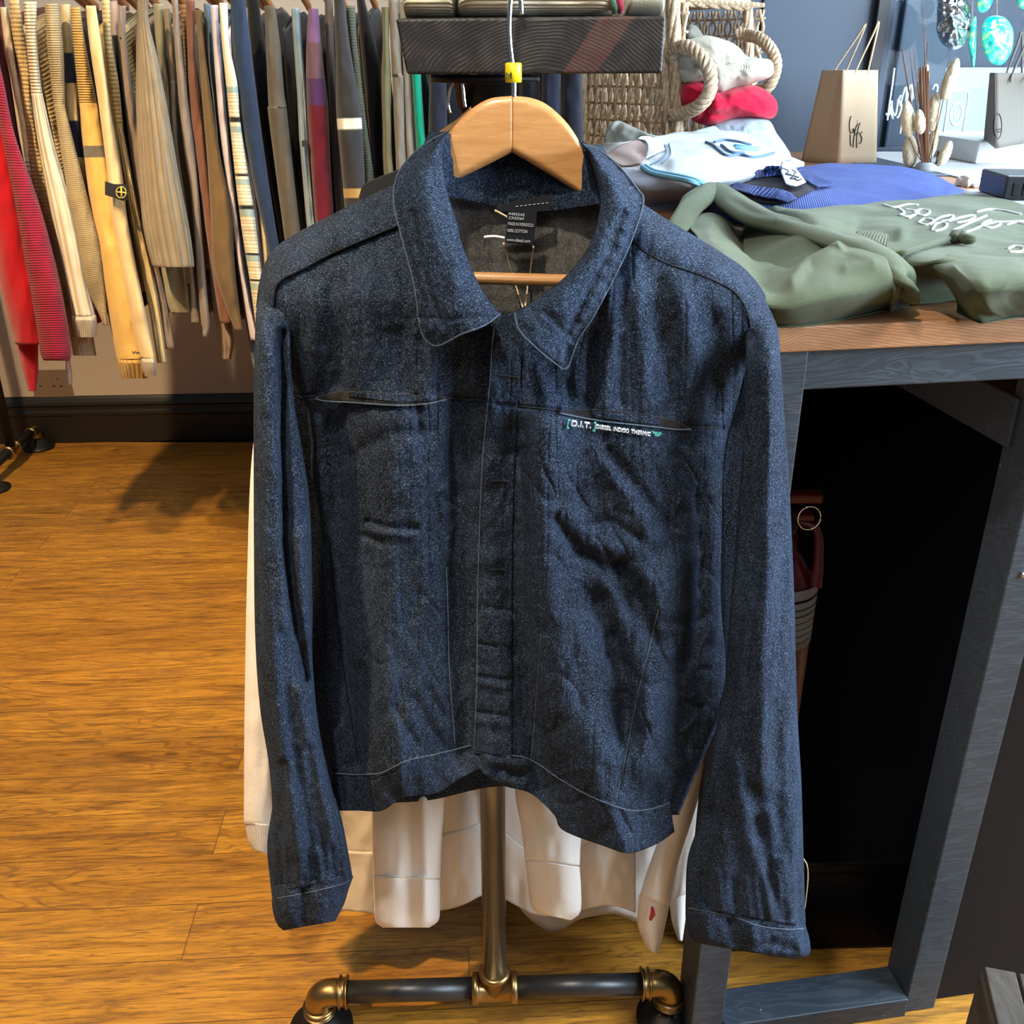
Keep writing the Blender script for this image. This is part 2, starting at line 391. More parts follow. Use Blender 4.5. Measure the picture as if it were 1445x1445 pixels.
# front, wearer's right (left in view)
seamL = [(385,432),(392,399),(430,378),(474,355),(557,320)]
seamR = [(905,352),(940,371),(992,389),(1034,410),(1054,438),(1062,478)]
hemL = [(468,1090),(505,1092),(539,1089),(572,1073),(612,1064),(674,1050)]
hemR = [(667,1060),(704,1064),(746,1070),(792,1100),(838,1125),(887,1142),(920,1140),(945,1132)]
C = coons([(385,432),(392,399),(430,378),(474,355),(557,320),(590,350),(640,432),(706,447)], hemL,
          [(385,432),(398,500),(403,560),(430,640),(450,720),(456,800),(461,870),(461,960),(468,1090)],
          [(706,447),(702,520),(698,572),(690,664),(686,860),(674,1050)], 220, 380)
jsheet('front_panel', C, JD(C[..., 0], C[..., 1]) + .004)
placketL = [(697,447),(692,490),(690,530),(686,572),(679,650),(675,743),(672,848),(671,960),(667,1060)]
C = coons([(697,447),(740,440),(800,405),(860,352),(905,352),(940,371),(992,389),(1034,410),(1054,438),(1062,478)], hemR, placketL,
          [(1062,478),(1042,560),(1022,640),(1018,760),(1017,850),(1024,948),(1009,1012),(990,1058),(966,1090),(945,1132)], 300, 380, (1,1,1,1))
jsheet('front_panel', C, JD(C[..., 0], C[..., 1]))
# button placket
C = coons([(697,447),(738,440)], [(667,1060),(722,1068)], placketL, [(738,440),(735,520),(730,572),(726,650),(723,743),(722,848),(722,960),(722,1068)], 46, 420)
pz = .0009 * np.sin(C[..., 1] / 9.0 + 2 * vn(C[..., 0] / 20, C[..., 1] / 30, 9)) * sstep(C[..., 1], 560, 700) + folds(C[..., 0], C[..., 1],
     [([(672,908),(700,912)], 3, .003), ([(672,955),(718,960)], 4, .003), ([(672,965),(715,972)], 5, -.002), ([(672,1005),(712,1010)], 4, .003), ([(672,1020),(716,1022)], 6, -.002), ([(690,858),(720,862)], 4, .002), ([(700,640),(722,642)], 5, .001)])
plk = jsheet('button_placket', C, JD(C[..., 0], C[..., 1]) - .0042 + pz, .003)
ob = []
for x0, y0, x1, y1 in ((701,604,720,604),(697,679,714,679),(692,741,714,742),(690,804,712,804),(703,530,734,533)):
    x = np.linspace(x0, x1, 8); y = np.linspace(y0, y1, 8)
    ob.append(tubepath('b', P3(x, y, JD(x, y) - .0046), .0009, MAT['black_cloth'], nt=6))
for o in ob[:4]: multi('buttonhole', [o], J)
multi('button_flap_mark', ob[4:], J)
# hem bands
C = coons(hemL, [(471,1144),(505,1144),(539,1144),(569,1126),(616,1119),(649,1099),(678,1084)], [(468,1090),(471,1144)], [(674,1050),(678,1084)], 160, 40)
def hemz(C): return .0026 * np.sin(C[..., 0] / 4.6 + 3 * vn(C[..., 0] / 30, C[..., 1] / 30, 4)) * (.4 + .6 * vn(C[..., 0] / 25, 0 * C[..., 1], 6) ** 2)
jsheet('hem_band', C, JD(C[..., 0], C[..., 1]) + .0015 + hemz(C), .003)
C = coons(hemR, [(670,1074),(684,1092),(711,1109),(749,1120),(781,1149),(795,1172),(852,1194),(887,1204),(925,1192),(952,1174)], [(667,1060),(670,1074)], [(945,1132),(952,1174)], 200, 44)
jsheet('hem_band', C, JD(C[..., 0], C[..., 1]) - .0025 + hemz(C) + folds(C[...,0], C[...,1], [([(700,1085),(735,1095)],7,.005),([(690,1075),(745,1080)],8,-.004),([(705,1100),(740,1108)],6,-.003)]), .003)
# yoke over the shoulders
yl_top = [(361,434),(366,397),(379,361),(405,337),(474,300),(557,259),(576,250)]
C = coons(yl_top, seamL + [(578,312)], [(361,434),(372,436),(385,432)], [(576,250),(574,290),(578,312)], 150, 60)
def yoke(C, seam, top):
    v = np.linspace(0, 1, C.shape[0])[:, None]
    dm = JD(C[-1, :, 0], C[-1, :, 1])[None]
    return dm - .0008 + (1 - v) ** 1.7 * .05 + .0006 * vn(C[..., 0] / 9, C[..., 1] / 8, 8)
jsheet('shoulder_yoke', C, yoke(C, 0, 0), .002)
yr_top = [(886,272),(905,286),(940,309),(975,330),(1027,362),(1055,383),(1077,411),(1093,448),(1099,470)]
C = coons(yr_top, [(884,344)] + seamR, [(886,272),(888,310),(884,344)], [(1099,470),(1082,474),(1062,478)], 150, 60)
jsheet('shoulder_yoke', C, yoke(C, 0, 0), .002)
# collar: left and right leaf
def leaf(C, inner_first, sgn):
    nv, nu = C.shape[:2]; v = np.linspace(0, 1, nv)[:, None]; u = np.linspace(0, 1, nu)[None]
    y = C[..., 1]
    base = .846 + np.clip((455 - y) / 270, 0, 1) ** 1.3 * .078
    return base - .016 * np.sin(np.pi * np.clip(u * 1.1, 0, 1)) ** .8 + .012 * (u - .5) + .0012 * vn(C[..., 0] / 16, y / 22, 11 + sgn) + .0007 * vn(C[..., 0] / 6, y / 8, 14)
innerL = [(634,184),(624,209),(625,241),(633,279),(645,317),(651,343),(667,383),(682,413),(706,443)]
outerL = [(634,184),(600,203),(571,230),(558,256),(556,290),(569,343),(584,401),(593,462),(600,480)]
C = coons([(634,184),(634,184.6)], [(706,443),(684,459),(650,472),(618,488),(600,480)], innerL, outerL, 90, 200, (0,1,1,1))
D = leaf(C, 1, 0) + folds(C[..., 0], C[..., 1], [([(582,300),(590,350),(605,410),(625,460)], 5, .004), ([(572,330),(590,420),(606,466)], 6, -.0025), ([(640,330),(648,400)], 14, -.003), ([(600,250),(610,330)], 16, -.003), ([(590,448),(640,452),(668,446)], 4, .002)])
cl = jsheet('collar_leaf', C, D, .0035)
DL = D; CL = C
innerR = [(822,203),(835,230),(847,276),(845,305),(831,349),(810,378),(787,401),(755,424),(726,442)]
outerR = [(822,203),(846,212),(874,235),(899,266),(908,285),(892,337),(868,389),(837,447),(816,479),(802,516),(794,521)]
C = coons([(822,203),(822.6,203)], [(726,442),(733,466),(758,492),(794,521)], innerR, outerR, 90, 200, (0,1,1,1))
D = leaf(C, 1, 3) + folds(C[..., 0], C[..., 1], [([(878,300),(862,350),(835,400),(800,470)], 6, .0045), ([(893,290),(876,350),(848,410),(818,460)], 7, -.003), ([(850,330),(820,380),(780,430)], 12, -.004), ([(770,440),(795,470),(800,495)], 6, .002), ([(866,250),(870,290)], 12, -.004)])
r_ = np.sin(C[..., 1] / 4.6 - C[..., 0] / 6.) * .0010 * np.exp(-(pdist(C[..., 0], C[..., 1], [(893,300),(870,355),(842,410),(812,470)]) / 9) ** 2)
cr = jsheet('collar_leaf', C, D + r_, .0035)
DR = D; CR = C
# the turned inner side of the collar, running back round the neck
for inn, Cc, Dd, sg in ((innerL, CL, DL, 1), (innerR, CR, DR, -1)):
    e = spline(inn, 120); dd = np.interp(np.linspace(0, 1, 120), np.linspace(0, 1, 200), Dd[:, 0]); k = np.linspace(0, 1, 14)
    X = e[None, :, 0] + sg * k[:, None] * 5 - sg * (k[:, None] ** 2) * 34; Y = e[None, :, 1] + k[:, None] * 3
    sheet3('collar_stand', P3(X, Y, dd[None] - .0035 * np.sin(k * np.pi)[:, None] + .004 + k[:, None] ** 1.5 * .06), .002, DM, J)
C = coons([(610,196),(680,178),(722,172),(780,180),(846,212)], [(622,274),(671,286),(720,297),(775,299),(850,288)], [(610,196),(622,274)], [(846,212),(850,288)], 90, 40)
jsheet('collar_back', C, .955 - .035 * ((C[..., 0] - 730) / 115) ** 2 - .004 * np.linspace(0, 1, 40)[:, None] + .0008 * vn(C[..., 0] / 12, C[..., 1] / 12, 21), .003)
C = coons([(600,268),(671,285),(720,296),(775,298),(872,285)], [(600,520),(722,540),(872,520)], [(600,268),(600,520)], [(872,285),(872,520)], 110, 100)
jsheet('back_lining', C, .958 - .022 * ((C[..., 0] - 730) / 130) ** 2 + .002 * vn(C[..., 0] / 40, C[..., 1] / 60, 23) + .0006 * vn(C[..., 0] / 9, C[..., 1] / 12, 24), .002, MAT['denim_in'])
# back of the jacket
C = coons([(405,372),(560,300),(640,330),(722,345),(800,330),(905,320),(1056,410)], [(474,1135),(600,1130),(722,1110),(880,1150),(958,1150)], [(405,372),(410,560),(416,800),(426,960),(474,1135)], [(1056,410),(1056,560),(1050,800),(1034,960),(958,1150)], 90, 120)
jsheet('back_panel', C, .985 - .03 * np.abs((C[..., 0] - 730) / 300) ** 2 + .004 * vn(C[..., 0] / 60, C[..., 1] / 200, 31), .002)
# sleeves
def sleeve(L, Rr, dc, rd, nv, nt, disp, name='sleeve', parent=None, mat=None, lean=0):
    Ls, Rs = spline(L, nv), spline(Rr, nv); th = np.linspace(0, 2 * np.pi, nt, endpoint=False)[None]
    c, s = np.cos(th), np.sin(th); mid = (Ls + Rs) / 2; hw = (Rs - Ls) / 2
    v = np.linspace(0, 1, nv)[:, None]
    sc = np.sign(c) * np.abs(c) ** .85
    X = mid[:, :1] + hw[:, :1] * sc; Y = mid[:, 1:] + hw[:, 1:] * sc
    D = dc(v) - rd(v) * s + lean * c
    D = D + np.where(s > -.2, disp(X, Y, v, c), 0)
    return tube3(name, P3(X, Y, D), mat or DM, parent or J)
SL_L = [(378,392),(363,430),(360,470),(358,560),(358,750),(360,900),(367,1000),(379,1076),(384,1140),(381,1195),(388,1258)]
SL_R = [(420,395),(412,440),(410,480),(414,560),(436,700),(441,850),(441,930),(450,1026),(468,1109),(483,1159),(498,1238)]
fl = [([(398,470),(399,600),(404,760),(418,870),(432,960)], 7, .020), ([(372,450),(371,600),(376,800),(388,960),(402,1080),(416,1200)], 14, -.012),
      ([(388,470),(390,600),(394,760),(402,880)], 10, -.006), ([(424,760),(428,900)], 12, -.010), ([(363,620),(366,900)], 5, .004), ([(404,980),(418,1080),(440,1190)], 12, .005), ([(425,980),(450,1090),(470,1180)], 16, -.008),
      ([(436,1060),(452,1170),(458,1230)], 9, .007), ([(398,1080),(398,1180),(396,1250)], 7, .010), ([(420,1120),(428,1230)], 9, -.005), ([(470,1180),(476,1235)], 8, .004),
      ([(416,1060),(432,1180),(446,1240)], 6, .004), ([(408,1200),(410,1256)], 4, .005), ([(420,1210),(424,1254)], 3, -.004), ([(434,1200),(440,1250)], 4, .006), ([(450,1205),(456,1248)], 3, -.004), ([(466,1195),(472,1242)], 4, .005), ([(484,1180),(488,1238)], 4, -.004)]
sleeve(SL_L, SL_R, lambda v: .948 - .043 * sstep(v, 0, .13) - .018 * v, lambda v: .015 + .027 * np.sin(np.clip(v * 1.4, 0, 1) * np.pi / 2), 320, 150,
       lambda X, Y, v, c: folds(X, Y, fl) + .0016 * vn(X / 16, Y / 60, 41) + .0010 * vn(X / 9, Y / 26, 42) + .0007 * vn(X / 7, Y / 8, 43))
sleeve([(385,1250),(384,1280),(391,1304),(400,1313)], [(499,1236),(492,1255),(486,1275),(473,1300)], lambda v: .885, lambda v: .038 + .004 * np.sin(v * 3.1), 60, 120,
       lambda X, Y, v, c: folds(X, Y, [([(428,1258),(432,1310)], 7, .006), ([(405,1262),(405,1310)], 10, -.004), ([(460,1250),(455,1300)], 14, -.004), ([(395,1258),(480,1246)], 3, .001)]) + .0016 * vn(X / 9, Y / 16, 51) + .0008 * vn(X / 5, Y / 6, 52), 'cuff')
C = coons([(384,1140),(397,1145)], [(388,1300),(397,1262)], [(384,1140),(377,1192),(381,1242),(388,1300)], [(397,1145),(397,1200),(397,1262)], 14, 50)
jsheet('cuff_placket', C, .868 + .02 * np.linspace(1, 0, 14)[None] + .001 * vn(C[..., 0] / 6, C[..., 1] / 12, 54), .002)
SR_L = [(1036,412),(1050,470),(1052,520),(1050,600),(1043,700),(1036,800),(1030,860),(1023,959),(1007,1043),(996,1100),(986,1160),(970,1213),(967,1278)]
SR_R = [(1078,418),(1097,462),(1101,500),(1105,560),(1112,650),(1117,750),(1121,850),(1125,1000),(1131,1107),(1134,1213),(1137,1308)]
fr = [([(1062,480),(1058,600),(1052,760),(1040,900),(1020,1060),(1008,1150)], 13, .010), ([(1084,480),(1084,620),(1080,800),(1078,950),(1074,1100)], 16, -.012), ([(1073,560),(1072,700),(1066,850)], 8, .005),
      ([(1090,1000),(1098,1100),(1098,1200)], 10, .006), ([(1102,640),(1106,850)], 8, .004), ([(1040,1080),(1060,1190),(1085,1290)], 14, -.008), ([(1068,1160),(1088,1240),(1104,1295)], 7, .006), ([(1060,1110),(1075,1180)], 10, .004),
      ([(1086,1150),(1108,1240),(1118,1300)], 9, -.006), ([(1118,1120),(1122,1250)], 9, -.004), ([(1000,1150),(990,1270)], 16, .006), ([(1088,478),(1080,500)], 8, .004), ([(1020,1180),(1030,1280)], 12, -.004), ([(1090,900),(1070,990),(1045,1060)], 9, .003), ([(990,1235),(994,1280)], 4, .004), ([(1012,1230),(1018,1284)], 4, -.004), ([(1034,1240),(1040,1290)], 4, .005), ([(1052,1240),(1060,1296)], 4, -.004), ([(1072,1240),(1082,1300)], 4, .006), ([(1096,1235),(1104,1304)], 5, -.005), ([(1126,1230),(1128,1304)], 4, .004)]
sleeve(SR_L, SR_R, lambda v: .948 - .046 * sstep(v, 0, .13) - .03 * v, lambda v: .015 + .027 * np.sin(np.clip(v * 1.4, 0, 1) * np.pi / 2), 320, 150,
       lambda X, Y, v, c: folds(X, Y, fr) + .0016 * vn(X / 16, Y / 60, 61) + .0010 * vn(X / 9, Y / 26, 62) + .0007 * vn(X / 7, Y / 8, 63))
sleeve([(967,1276),(968,1300),(976,1326),(1000,1334)], [(1137,1306),(1143,1330),(1141,1348),(1120,1354)], lambda v: .872, lambda v: .040 + .004 * np.sin(v * 3.1), 60, 130,
       lambda X, Y, v, c: folds(X, Y, [([(1030,1300),(1042,1345)], 9, .007), ([(1050,1340),(1090,1330),(1120,1340)], 6, .004), ([(1060,1305),(1070,1345)], 10, -.004), ([(1125,1310),(1128,1345)], 8, -.003), ([(990,1290),(1000,1325)], 12, -.004)]) + .0016 * vn(X / 9, Y / 16, 71) + .0008 * vn(X / 5, Y / 6, 72), 'cuff')
# pocket welts: mouth shade laid on as a black sheet, and its turned pale edge
def welt(name, top, bot, off=-.0015):
    C = coons(top, bot, [top[0], bot[0]], [top[-1], bot[-1]], 90, 12)
    v = np.linspace(0, 1, 12)[:, None]
    jsheet(name, C, JD(C[..., 0], C[..., 1]) + off - .0006, .001, MAT['black_cloth'])
welt('pocket_mouth_shade', [(446,560),(490,552),(563,556),(616,559),(629,561)], [(446,563),(498,567),(558,571),(600,569),(629,564)])
welt('pocket_mouth_shade', [(790,581),(832,578),(893,583),(942,591),(972,603)], [(790,583),(863,594),(920,601),(954,604),(973,605)])
def lip(pts, dx, w=.0008, mat='edge'):
    p = spline(pts, 90); return tubepath('pocket_lip', P3(p[:, 0], p[:, 1], JD(p[:, 0], p[:, 1]) + dx), w, MAT[mat], J, 8)
lip([(446,563),(460,566),(498,568),(558,572),(600,570),(629,564)], -.002)
lip([(789,583),(830,591),(863,596),(920,602),(954,606),(975,606)], -.002)
# inner lips that show inside the pocket mouths
for t, b in (([(492,553),(563,557),(616,560)], [(492,560),(563,567),(616,565)]), ([(836,580),(893,585),(930,590)], [(836,588),(893,596),(930,600)])):
    C = coons(t, b, [t[0], b[0]], [t[-1], b[-1]], 60, 8)
    jsheet('pocket_facing', C, JD(C[..., 0], C[..., 1]) - .0028, .0008)
# topstitching
def stitch(pts, off=-.0012, w=.00045, mat='thread', D=None):
    p = spline(pts, 160); d = JD(p[:, 0], p[:, 1]) if D is None else D(p)
    return tubepath('s', P3(p[:, 0], p[:, 1], d + off), w, MAT[mat], None, 5)
st = [stitch([(x, y + 1) for x, y in hemL[:5]] + [(664,1052)], -.0012, .0005), stitch([(x, y + 1) for x, y in hemR], -.0040, .0005),
      stitch([(x + 2, y) for x, y in placketL], -.0052, .0005),
      stitch([(630,800),(632,860),(634,943),(642,1049)], -.0002), stitch([(929,860),(915,920),(901,976),(880,1080),(869,1132)], -.0006), stitch([(763,895),(757,980),(749,1072)], -.0006),
      ]
multi('topstitching', st, J)
def edge_of(Cc, Dd, side, parent):
    if side == 'r': p, d = Cc[:, -1], Dd[:, -1]
    else: p, d = Cc[-1], Dd[-1]
    return tubepath('e', P3(p[:, 0], p[:, 1], d - .0002), .0007, MAT['edge'], None, 6)
for Cc, Dd, lf in ((CL, DL, cl), (CR, DR, cr)):
    multi('collar_edge', [edge_of(Cc, Dd, 'r', lf), edge_of(Cc, Dd, 'b', lf)], lf)
# seam shade put in as black cords laid along the seams
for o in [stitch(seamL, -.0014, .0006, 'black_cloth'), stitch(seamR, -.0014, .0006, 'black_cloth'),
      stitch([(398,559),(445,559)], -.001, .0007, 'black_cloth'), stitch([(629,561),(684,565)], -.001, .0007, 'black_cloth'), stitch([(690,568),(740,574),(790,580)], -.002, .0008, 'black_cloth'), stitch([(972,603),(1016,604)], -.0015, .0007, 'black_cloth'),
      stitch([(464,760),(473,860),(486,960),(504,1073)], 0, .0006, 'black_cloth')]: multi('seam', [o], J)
# printed line on the breast pocket
def on_j(s, x, y, size, rot, mat, fit=None, shear=0):
    return text('pocket_print', s, x, y, size, float(JD(x, y)) - .004, mat, J, rot, shear, ext=.0016, fit=fit)
pr = [on_j('[', 799, 601, 9.5, -.13, MAT['print_teal']), on_j('D.I.T.', 806, 600.5, 7.4, -.13, MAT['print'], 28), on_j(']', 836.5, 605, 9.5, -.13, MAT['print_teal']),
      on_j('DIESEL', 841, 604, 5.0, -.15, MAT['print'], 21.5), on_j('INDIGO', 865.5, 607.5, 5.0, -.15, MAT['print'], 22), on_j('THERMIC', 890, 611, 5.0, -.15, MAT['print'], 28)]
def px_poly(name, poly, d, mat, parent, th=.0006):
    p = np.array(poly, float); V = P3(p[:, 0], p[:, 1], d); n = len(p)
    return mesh_obj(name, np.concatenate([V, V + [0, th, 0]]), [list(range(n)), list(range(2 * n - 1, n - 1, -1))] + [[k, k + n, (k + 1) % n + n, (k + 1) % n] for k in range(n)], mat, parent, smooth=False)
dd = float(JD(927, 611)) - .005
multi('pocket_emblem', [px_poly('e', [(919,608),(924,609.5),(929,610),(926,614),(922,612)], dd, MAT['print_teal'], None), px_poly('e', [(928,613),(931,609.5),(934,611),(930,616),(923,615)], dd, MAT['print_teal'], None)], J)
# labels inside the neck
lab = thing('neck_label', 'black fabric care label with white print inside the collar of the denim jacket', 'label', P3(735, 345, .94))
px_poly('brand_strip', [(699,293),(720,286),(776,275),(777,297),(752,299),(704,298)], .936, MAT['label_black'], lab, .001)
multi('stitch_line', [tubepath('s', P3(np.array([728 + k * 6, 731.5 + k * 6]), np.array([291.5 - k * .7, 291 - k * .7]), .9355), .0003, MAT['print'], None, 5) for k in range(8)], lab)
px_poly('care_label', [(716,299),(758,299),(753,346),(713,343)], .933, MAT['label_black'], lab, .001)
for s, x, y, sz, w in (('P493243', 718, 303.5, 3.6, 22), ('CA35564', 718, 309, 3.8, 21), ('MADE IN MOROCCO', 717, 317.5, 4.2, 36), ('100% COTTON', 716, 327, 4.2, 28), ('www.diesel.com', 715, 340, 4.4, 33)):
    text('care_text', s, x, y, sz, .9322, MAT['print'], lab, -.07, ext=.0003, fit=w)
tags = thing('tag_string', 'thin tan tag string hanging in a V below the black neck label', 'string', P3(740, 430, .93))
tubepath('string_strand', P3([711,711,714,720,727,733,738], [342,346,355,378,400,420,434], [.935,.934,.945,.951,.951,.945,.93]), .0008, MAT['string'], tags, 6, 40)
tubepath('string_strand', P3([752,753,751,748,745,743,741], [346,350,362,385,402,418,433], [.935,.934,.945,.951,.951,.945,.93]), .0008, MAT['string'], tags, 6, 40)
tubepath('pin', P3([698,701,708,717], [297,298.5,302,307], .934), .0011, MAT['string'], tags, 6, 12)
tubepath('white_fastener', P3([683,690,700,712], [335,334,334,336], .934), .0014, MAT['white_thread'], tags, 8, 20)
cuf = tubepath('loop_cord', P3([1134,1139,1140,1138,1135], [1212,1222,1240,1262,1286], [.885,.89,.892,.89,.885]), .0007, MAT['string'], None, 6, 30)
tag(cuf, 'thin tan cord loop showing at the edge of the right-hand denim cuff', 'cord')

# ------------------------------------------------------------------ hanger
HG = thing('wooden_hanger', 'varnished wooden hanger with chrome hook holding the denim jacket', 'hanger', P3(722, 215, .938))
def harm(top, bot, name):
    C = coons(top, bot, [top[0], bot[0]], [top[-1], bot[-1]], 70, 26)
    nv, nu = C.shape[:2]; v = np.linspace(0, 1, nv)[:, None]
    edge = np.maximum(0, np.abs(v - .5) * 2 - .75) / .25
    D = .931 + .004 * edge ** 2 - .004 * 0 * v
    B = P3(C[..., 0], C[..., 1], D)
    return sheet3(name, B, np.array([0, .013, 0]), MAT['hanger'], HG)
harm([(722.2,135.5),(691,139.5),(665,154),(642,177),(624,204),(604,238),(582,262)], [(722.2,215),(675,239),(627,262),(600,274),(582,280)], 'hanger_arm')
harm([(722.8,135.5),(749,138.5),(772,148),(796,169),(813,192),(829,222),(848,262),(866,285)], [(722.8,215),(783,251),(844,290),(866,302)], 'hanger_arm')
tubepath('trouser_bar', P3([600,660,730,800,850], [391,392,394,396,397], [.934,.932,.931,.932,.934]), .0058, MAT['hanger'], HG, 16, 40)
hk = tubepath('hook', P3([725,725,724,722,719.5,718.5,719,721,726,730,734,736], [138,120,98,84,62,42,18,-4,-22,-20,-4,21], [.936,.936,.936,.936,.936,.936,.936,.937,.940,.945,.947,.947]), .0022, MAT['chrome'], HG, 12, 90)
tgm = tubepath('size_tag', P3([724.5,724.5,724.5,724.5], [88.5,90,115.5,116.5], .936), [.0062,.0072,.0072,.0064], MAT['yellow'], HG, 28)
text('size_letter', 'M', 713.5, 112, 10, .9282, MAT['ink'], tgm, .04, ext=.0006, wide=.95)

# ------------------------------------------------------------------ stand
MAT['beam'] = None
def beam_mat():
    m = N('dark_end_grain'); co = m.coord('Object', (1, 1, 1), (0, 0, 0))
    sx = m.n('ShaderNodeSeparateXYZ'); m.l(co, sx.inputs[0])
    dx = m.math('ADD', sx.outputs[0], px0w - .030); zr = m.math('SUBTRACT', sx.outputs[2], zbot); dz = m.math('ADD', zr, .05)
    nz = m.noise(m.coord('Object', (10, 3, 10)), 1, 3)
    r = m.math('ADD', m.math('SQRT', m.math('ADD', m.math('MULTIPLY', dx, dx), m.math('MULTIPLY', m.math('MULTIPLY', dz, dz), 1.6))), m.math('MULTIPLY', nz, .03))
    w = m.math('SINE', m.math('MULTIPLY', r, 1700.))
    f = m.noise(m.coord('Object', (60, 40, 60)), 1, 4, .6)
    line = m.math('MULTIPLY', m.ramp(w, [(.80, (0, 0, 0)), (.97, (1, 1, 1))]), m.ramp(f, [(.42, (0, 0, 0)), (.62, (1, 1, 1))]))
    base = m.mix(f, (.005, .004, .004, 1), (.019, .015, .014, 1))
    # a reddish worn band of stain across the right of the end grain
    k = m.math('ADD', m.math('ADD', sx.outputs[0], m.math('MULTIPLY', zr, -.73)), m.math('MULTIPLY', nz, .012))
    cmp_ = m.n('ShaderNodeMath', _operation='COMPARE'); m.l(k, cmp_.inputs[0]); cmp_.inputs[1].default_value = .064 - px0w; cmp_.inputs[2].default_value = .0155
    base = m.mix(m.math('MULTIPLY', cmp_.outputs[0], .85), base, (.060, .024, .016, 1))
    base = m.mix(m.math('MULTIPLY', line, .42), base, (.20, .17, .145, 1))
    m.base(base); m.bump(m.math('ADD', m.math('MULTIPLY', w, .4), f), .25, .0006); m.set(Roughness=.5); return m.m
ztop = float(P3(722, 26, .952)[2]); zbot = float(P3(722, 104.5, .952)[2])
basec = P3(698, 1394, 1.02); px0w = float(basec[0])
MAT['beam'] = beam_mat()
ST = thing('pipe_stand', 'industrial pipe clothes stand with brass fittings and dark wooden beam', 'stand', (basec[0], 1.02, 0))
xl = float(P3(565, 60, .952)[0]); xr = float(P3(937, 60, .952)[0])
bm_ = bmesh.new()
def beam():
    V = []
    for y_, kx in ((.952, 0), (1.95, 0)):
        tl = P3(558, 26, .952); tr = P3(940, 22, .952); bl = P3(574, 105, .952); br = P3(934.5, 103.5, .952)
        for p in (tl, tr, br, bl): q = p.copy(); q[1] = y_; V.append(q)
    o = mesh_obj('wood_beam', V, [[0, 3, 2, 1], [4, 5, 6, 7], [0, 1, 5, 4], [1, 2, 6, 5], [2, 3, 7, 6], [3, 0, 4, 7]], MAT['beam'], ST, False)
    b = bmesh.new(); b.from_mesh(o.data); bmesh.ops.recalc_face_normals(b, faces=b.faces); bmesh.ops.bevel(b, geom=b.edges[:], offset=.0025, segments=3, profile=.5, affect='EDGES'); b.to_mesh(o.data); b.free(); return o
beam()
bm_.free()
px0, pz0 = basec[0], basec[2]
prof = [(.0, 0), (.052, 0), (.052, .006), (.030, .008), (.027, .03), (0, .03)]
lathe('flange', [(r, -h) for r, h in prof], (px0, 1.02, zbot - .001), MAT['iron'], ST)
thr = []
for k in range(9): thr += [(.0225, zbot - .03 - k * .006), (.0245, zbot - .032 - k * .006), (.0245, zbot - .0345 - k * .006)]
lathe('threaded_nipple', [(0, zbot - .03)] + thr + [(.0225, zbot - .085), (0, zbot - .085)], (px0, 1.02, 0), MAT['iron'], ST)
lathe('pole', [(0, zbot - .08), (.0168, zbot - .08), (.0168, pz0 + .02), (0, pz0 + .02)], (px0, 1.02, 0), MAT['steel'], ST, 48)
pl, pr_ = P3(458, 1403, 1.012), P3(937, 1387, 1.028)
pl[2] = pr_[2] = pz0
ax = (pr_ - pl) / np.linalg.norm(pr_ - pl)
tubepath('base_pipe', [pl + ax * .02, basec - ax * .02], .0158, MAT['pipe'], ST, 40)
tubepath('base_pipe', [basec + ax * .02, pr_ - ax * .02], .0158, MAT['pipe'], ST, 40)
def ring_along(c, a, half, rr, mat, name, parent=None):
    t = np.array([-1, -.999, -.72, -.71, -.68, .68, .71, .72, .999, 1]); rad = np.array([.8, 1.16, 1.16, 1.1, 1, 1, 1.1, 1.16, 1.16, .8]) * rr
    th = np.linspace(0, 2 * np.pi, 40, endpoint=False); a = np.asarray(a, float)
    n1 = np.cross(a, [0, 1, 0.01]); n1 /= np.linalg.norm(n1); n2 = np.cross(a, n1)
    V = np.stack([c + a * half * t_ + r_ * (np.cos(th)[:, None] * n1 + np.sin(th)[:, None] * n2) for t_, r_ in zip(t, rad)])
    return tube3(name, V, mat, parent)
tee = [ring_along(basec, ax, .033, .0195, MAT['brass'], 't'), lathe('t', [(0, 0), (.0195, 0), (.0195, .026), (.0225, .027), (.0225, .035), (.0175, .036), (0, .036)], basec, MAT['brass'])]
multi('tee_fitting', tee, ST)
tubepath('base_pipe', [basec + np.array([0, .015, 0]), basec + np.array([0, .72, 0])], .0158, MAT['pipe'], ST, 32)
for e, s in ((pl, 1), (pr_, -1)):
    arc = [e + ax * s * .03, e + ax * s * .012]
    for k in range(7):
        a = k / 6 * math.pi / 2
        arc.append(e + ax * s * (.010 - .020 * math.sin(a)) + np.array([0, 0, -.020 * (1 - math.cos(a))]))
    ex_ = arc[-1].copy(); arc.append(ex_ - [0, 0, .012])
    el = [tubepath('e', arc, .0195, MAT['brass'], None, 32), ring_along(e + ax * s * .028, ax, .006, .0205, MAT['brass'], 'e'), ring_along(ex_ - [0, 0, .012], (0, 0, 1), .006, .0205, MAT['brass'], 'e')]
    multi('elbow_fitting', el, ST)
    zb = ex_[2] - .012
    lathe('pipe_nipple', [(0, zb), (.0165, zb), (.0165, .02), (0, .02)], (ex_[0], ex_[1], 0), MAT['brass'], ST)
    lathe('floor_flange', [(0, 0), (.047, 0), (.047, .006), (.03, .009), (.024, .024), (0, .024)], (ex_[0], ex_[1], 0), MAT['iron'], ST)

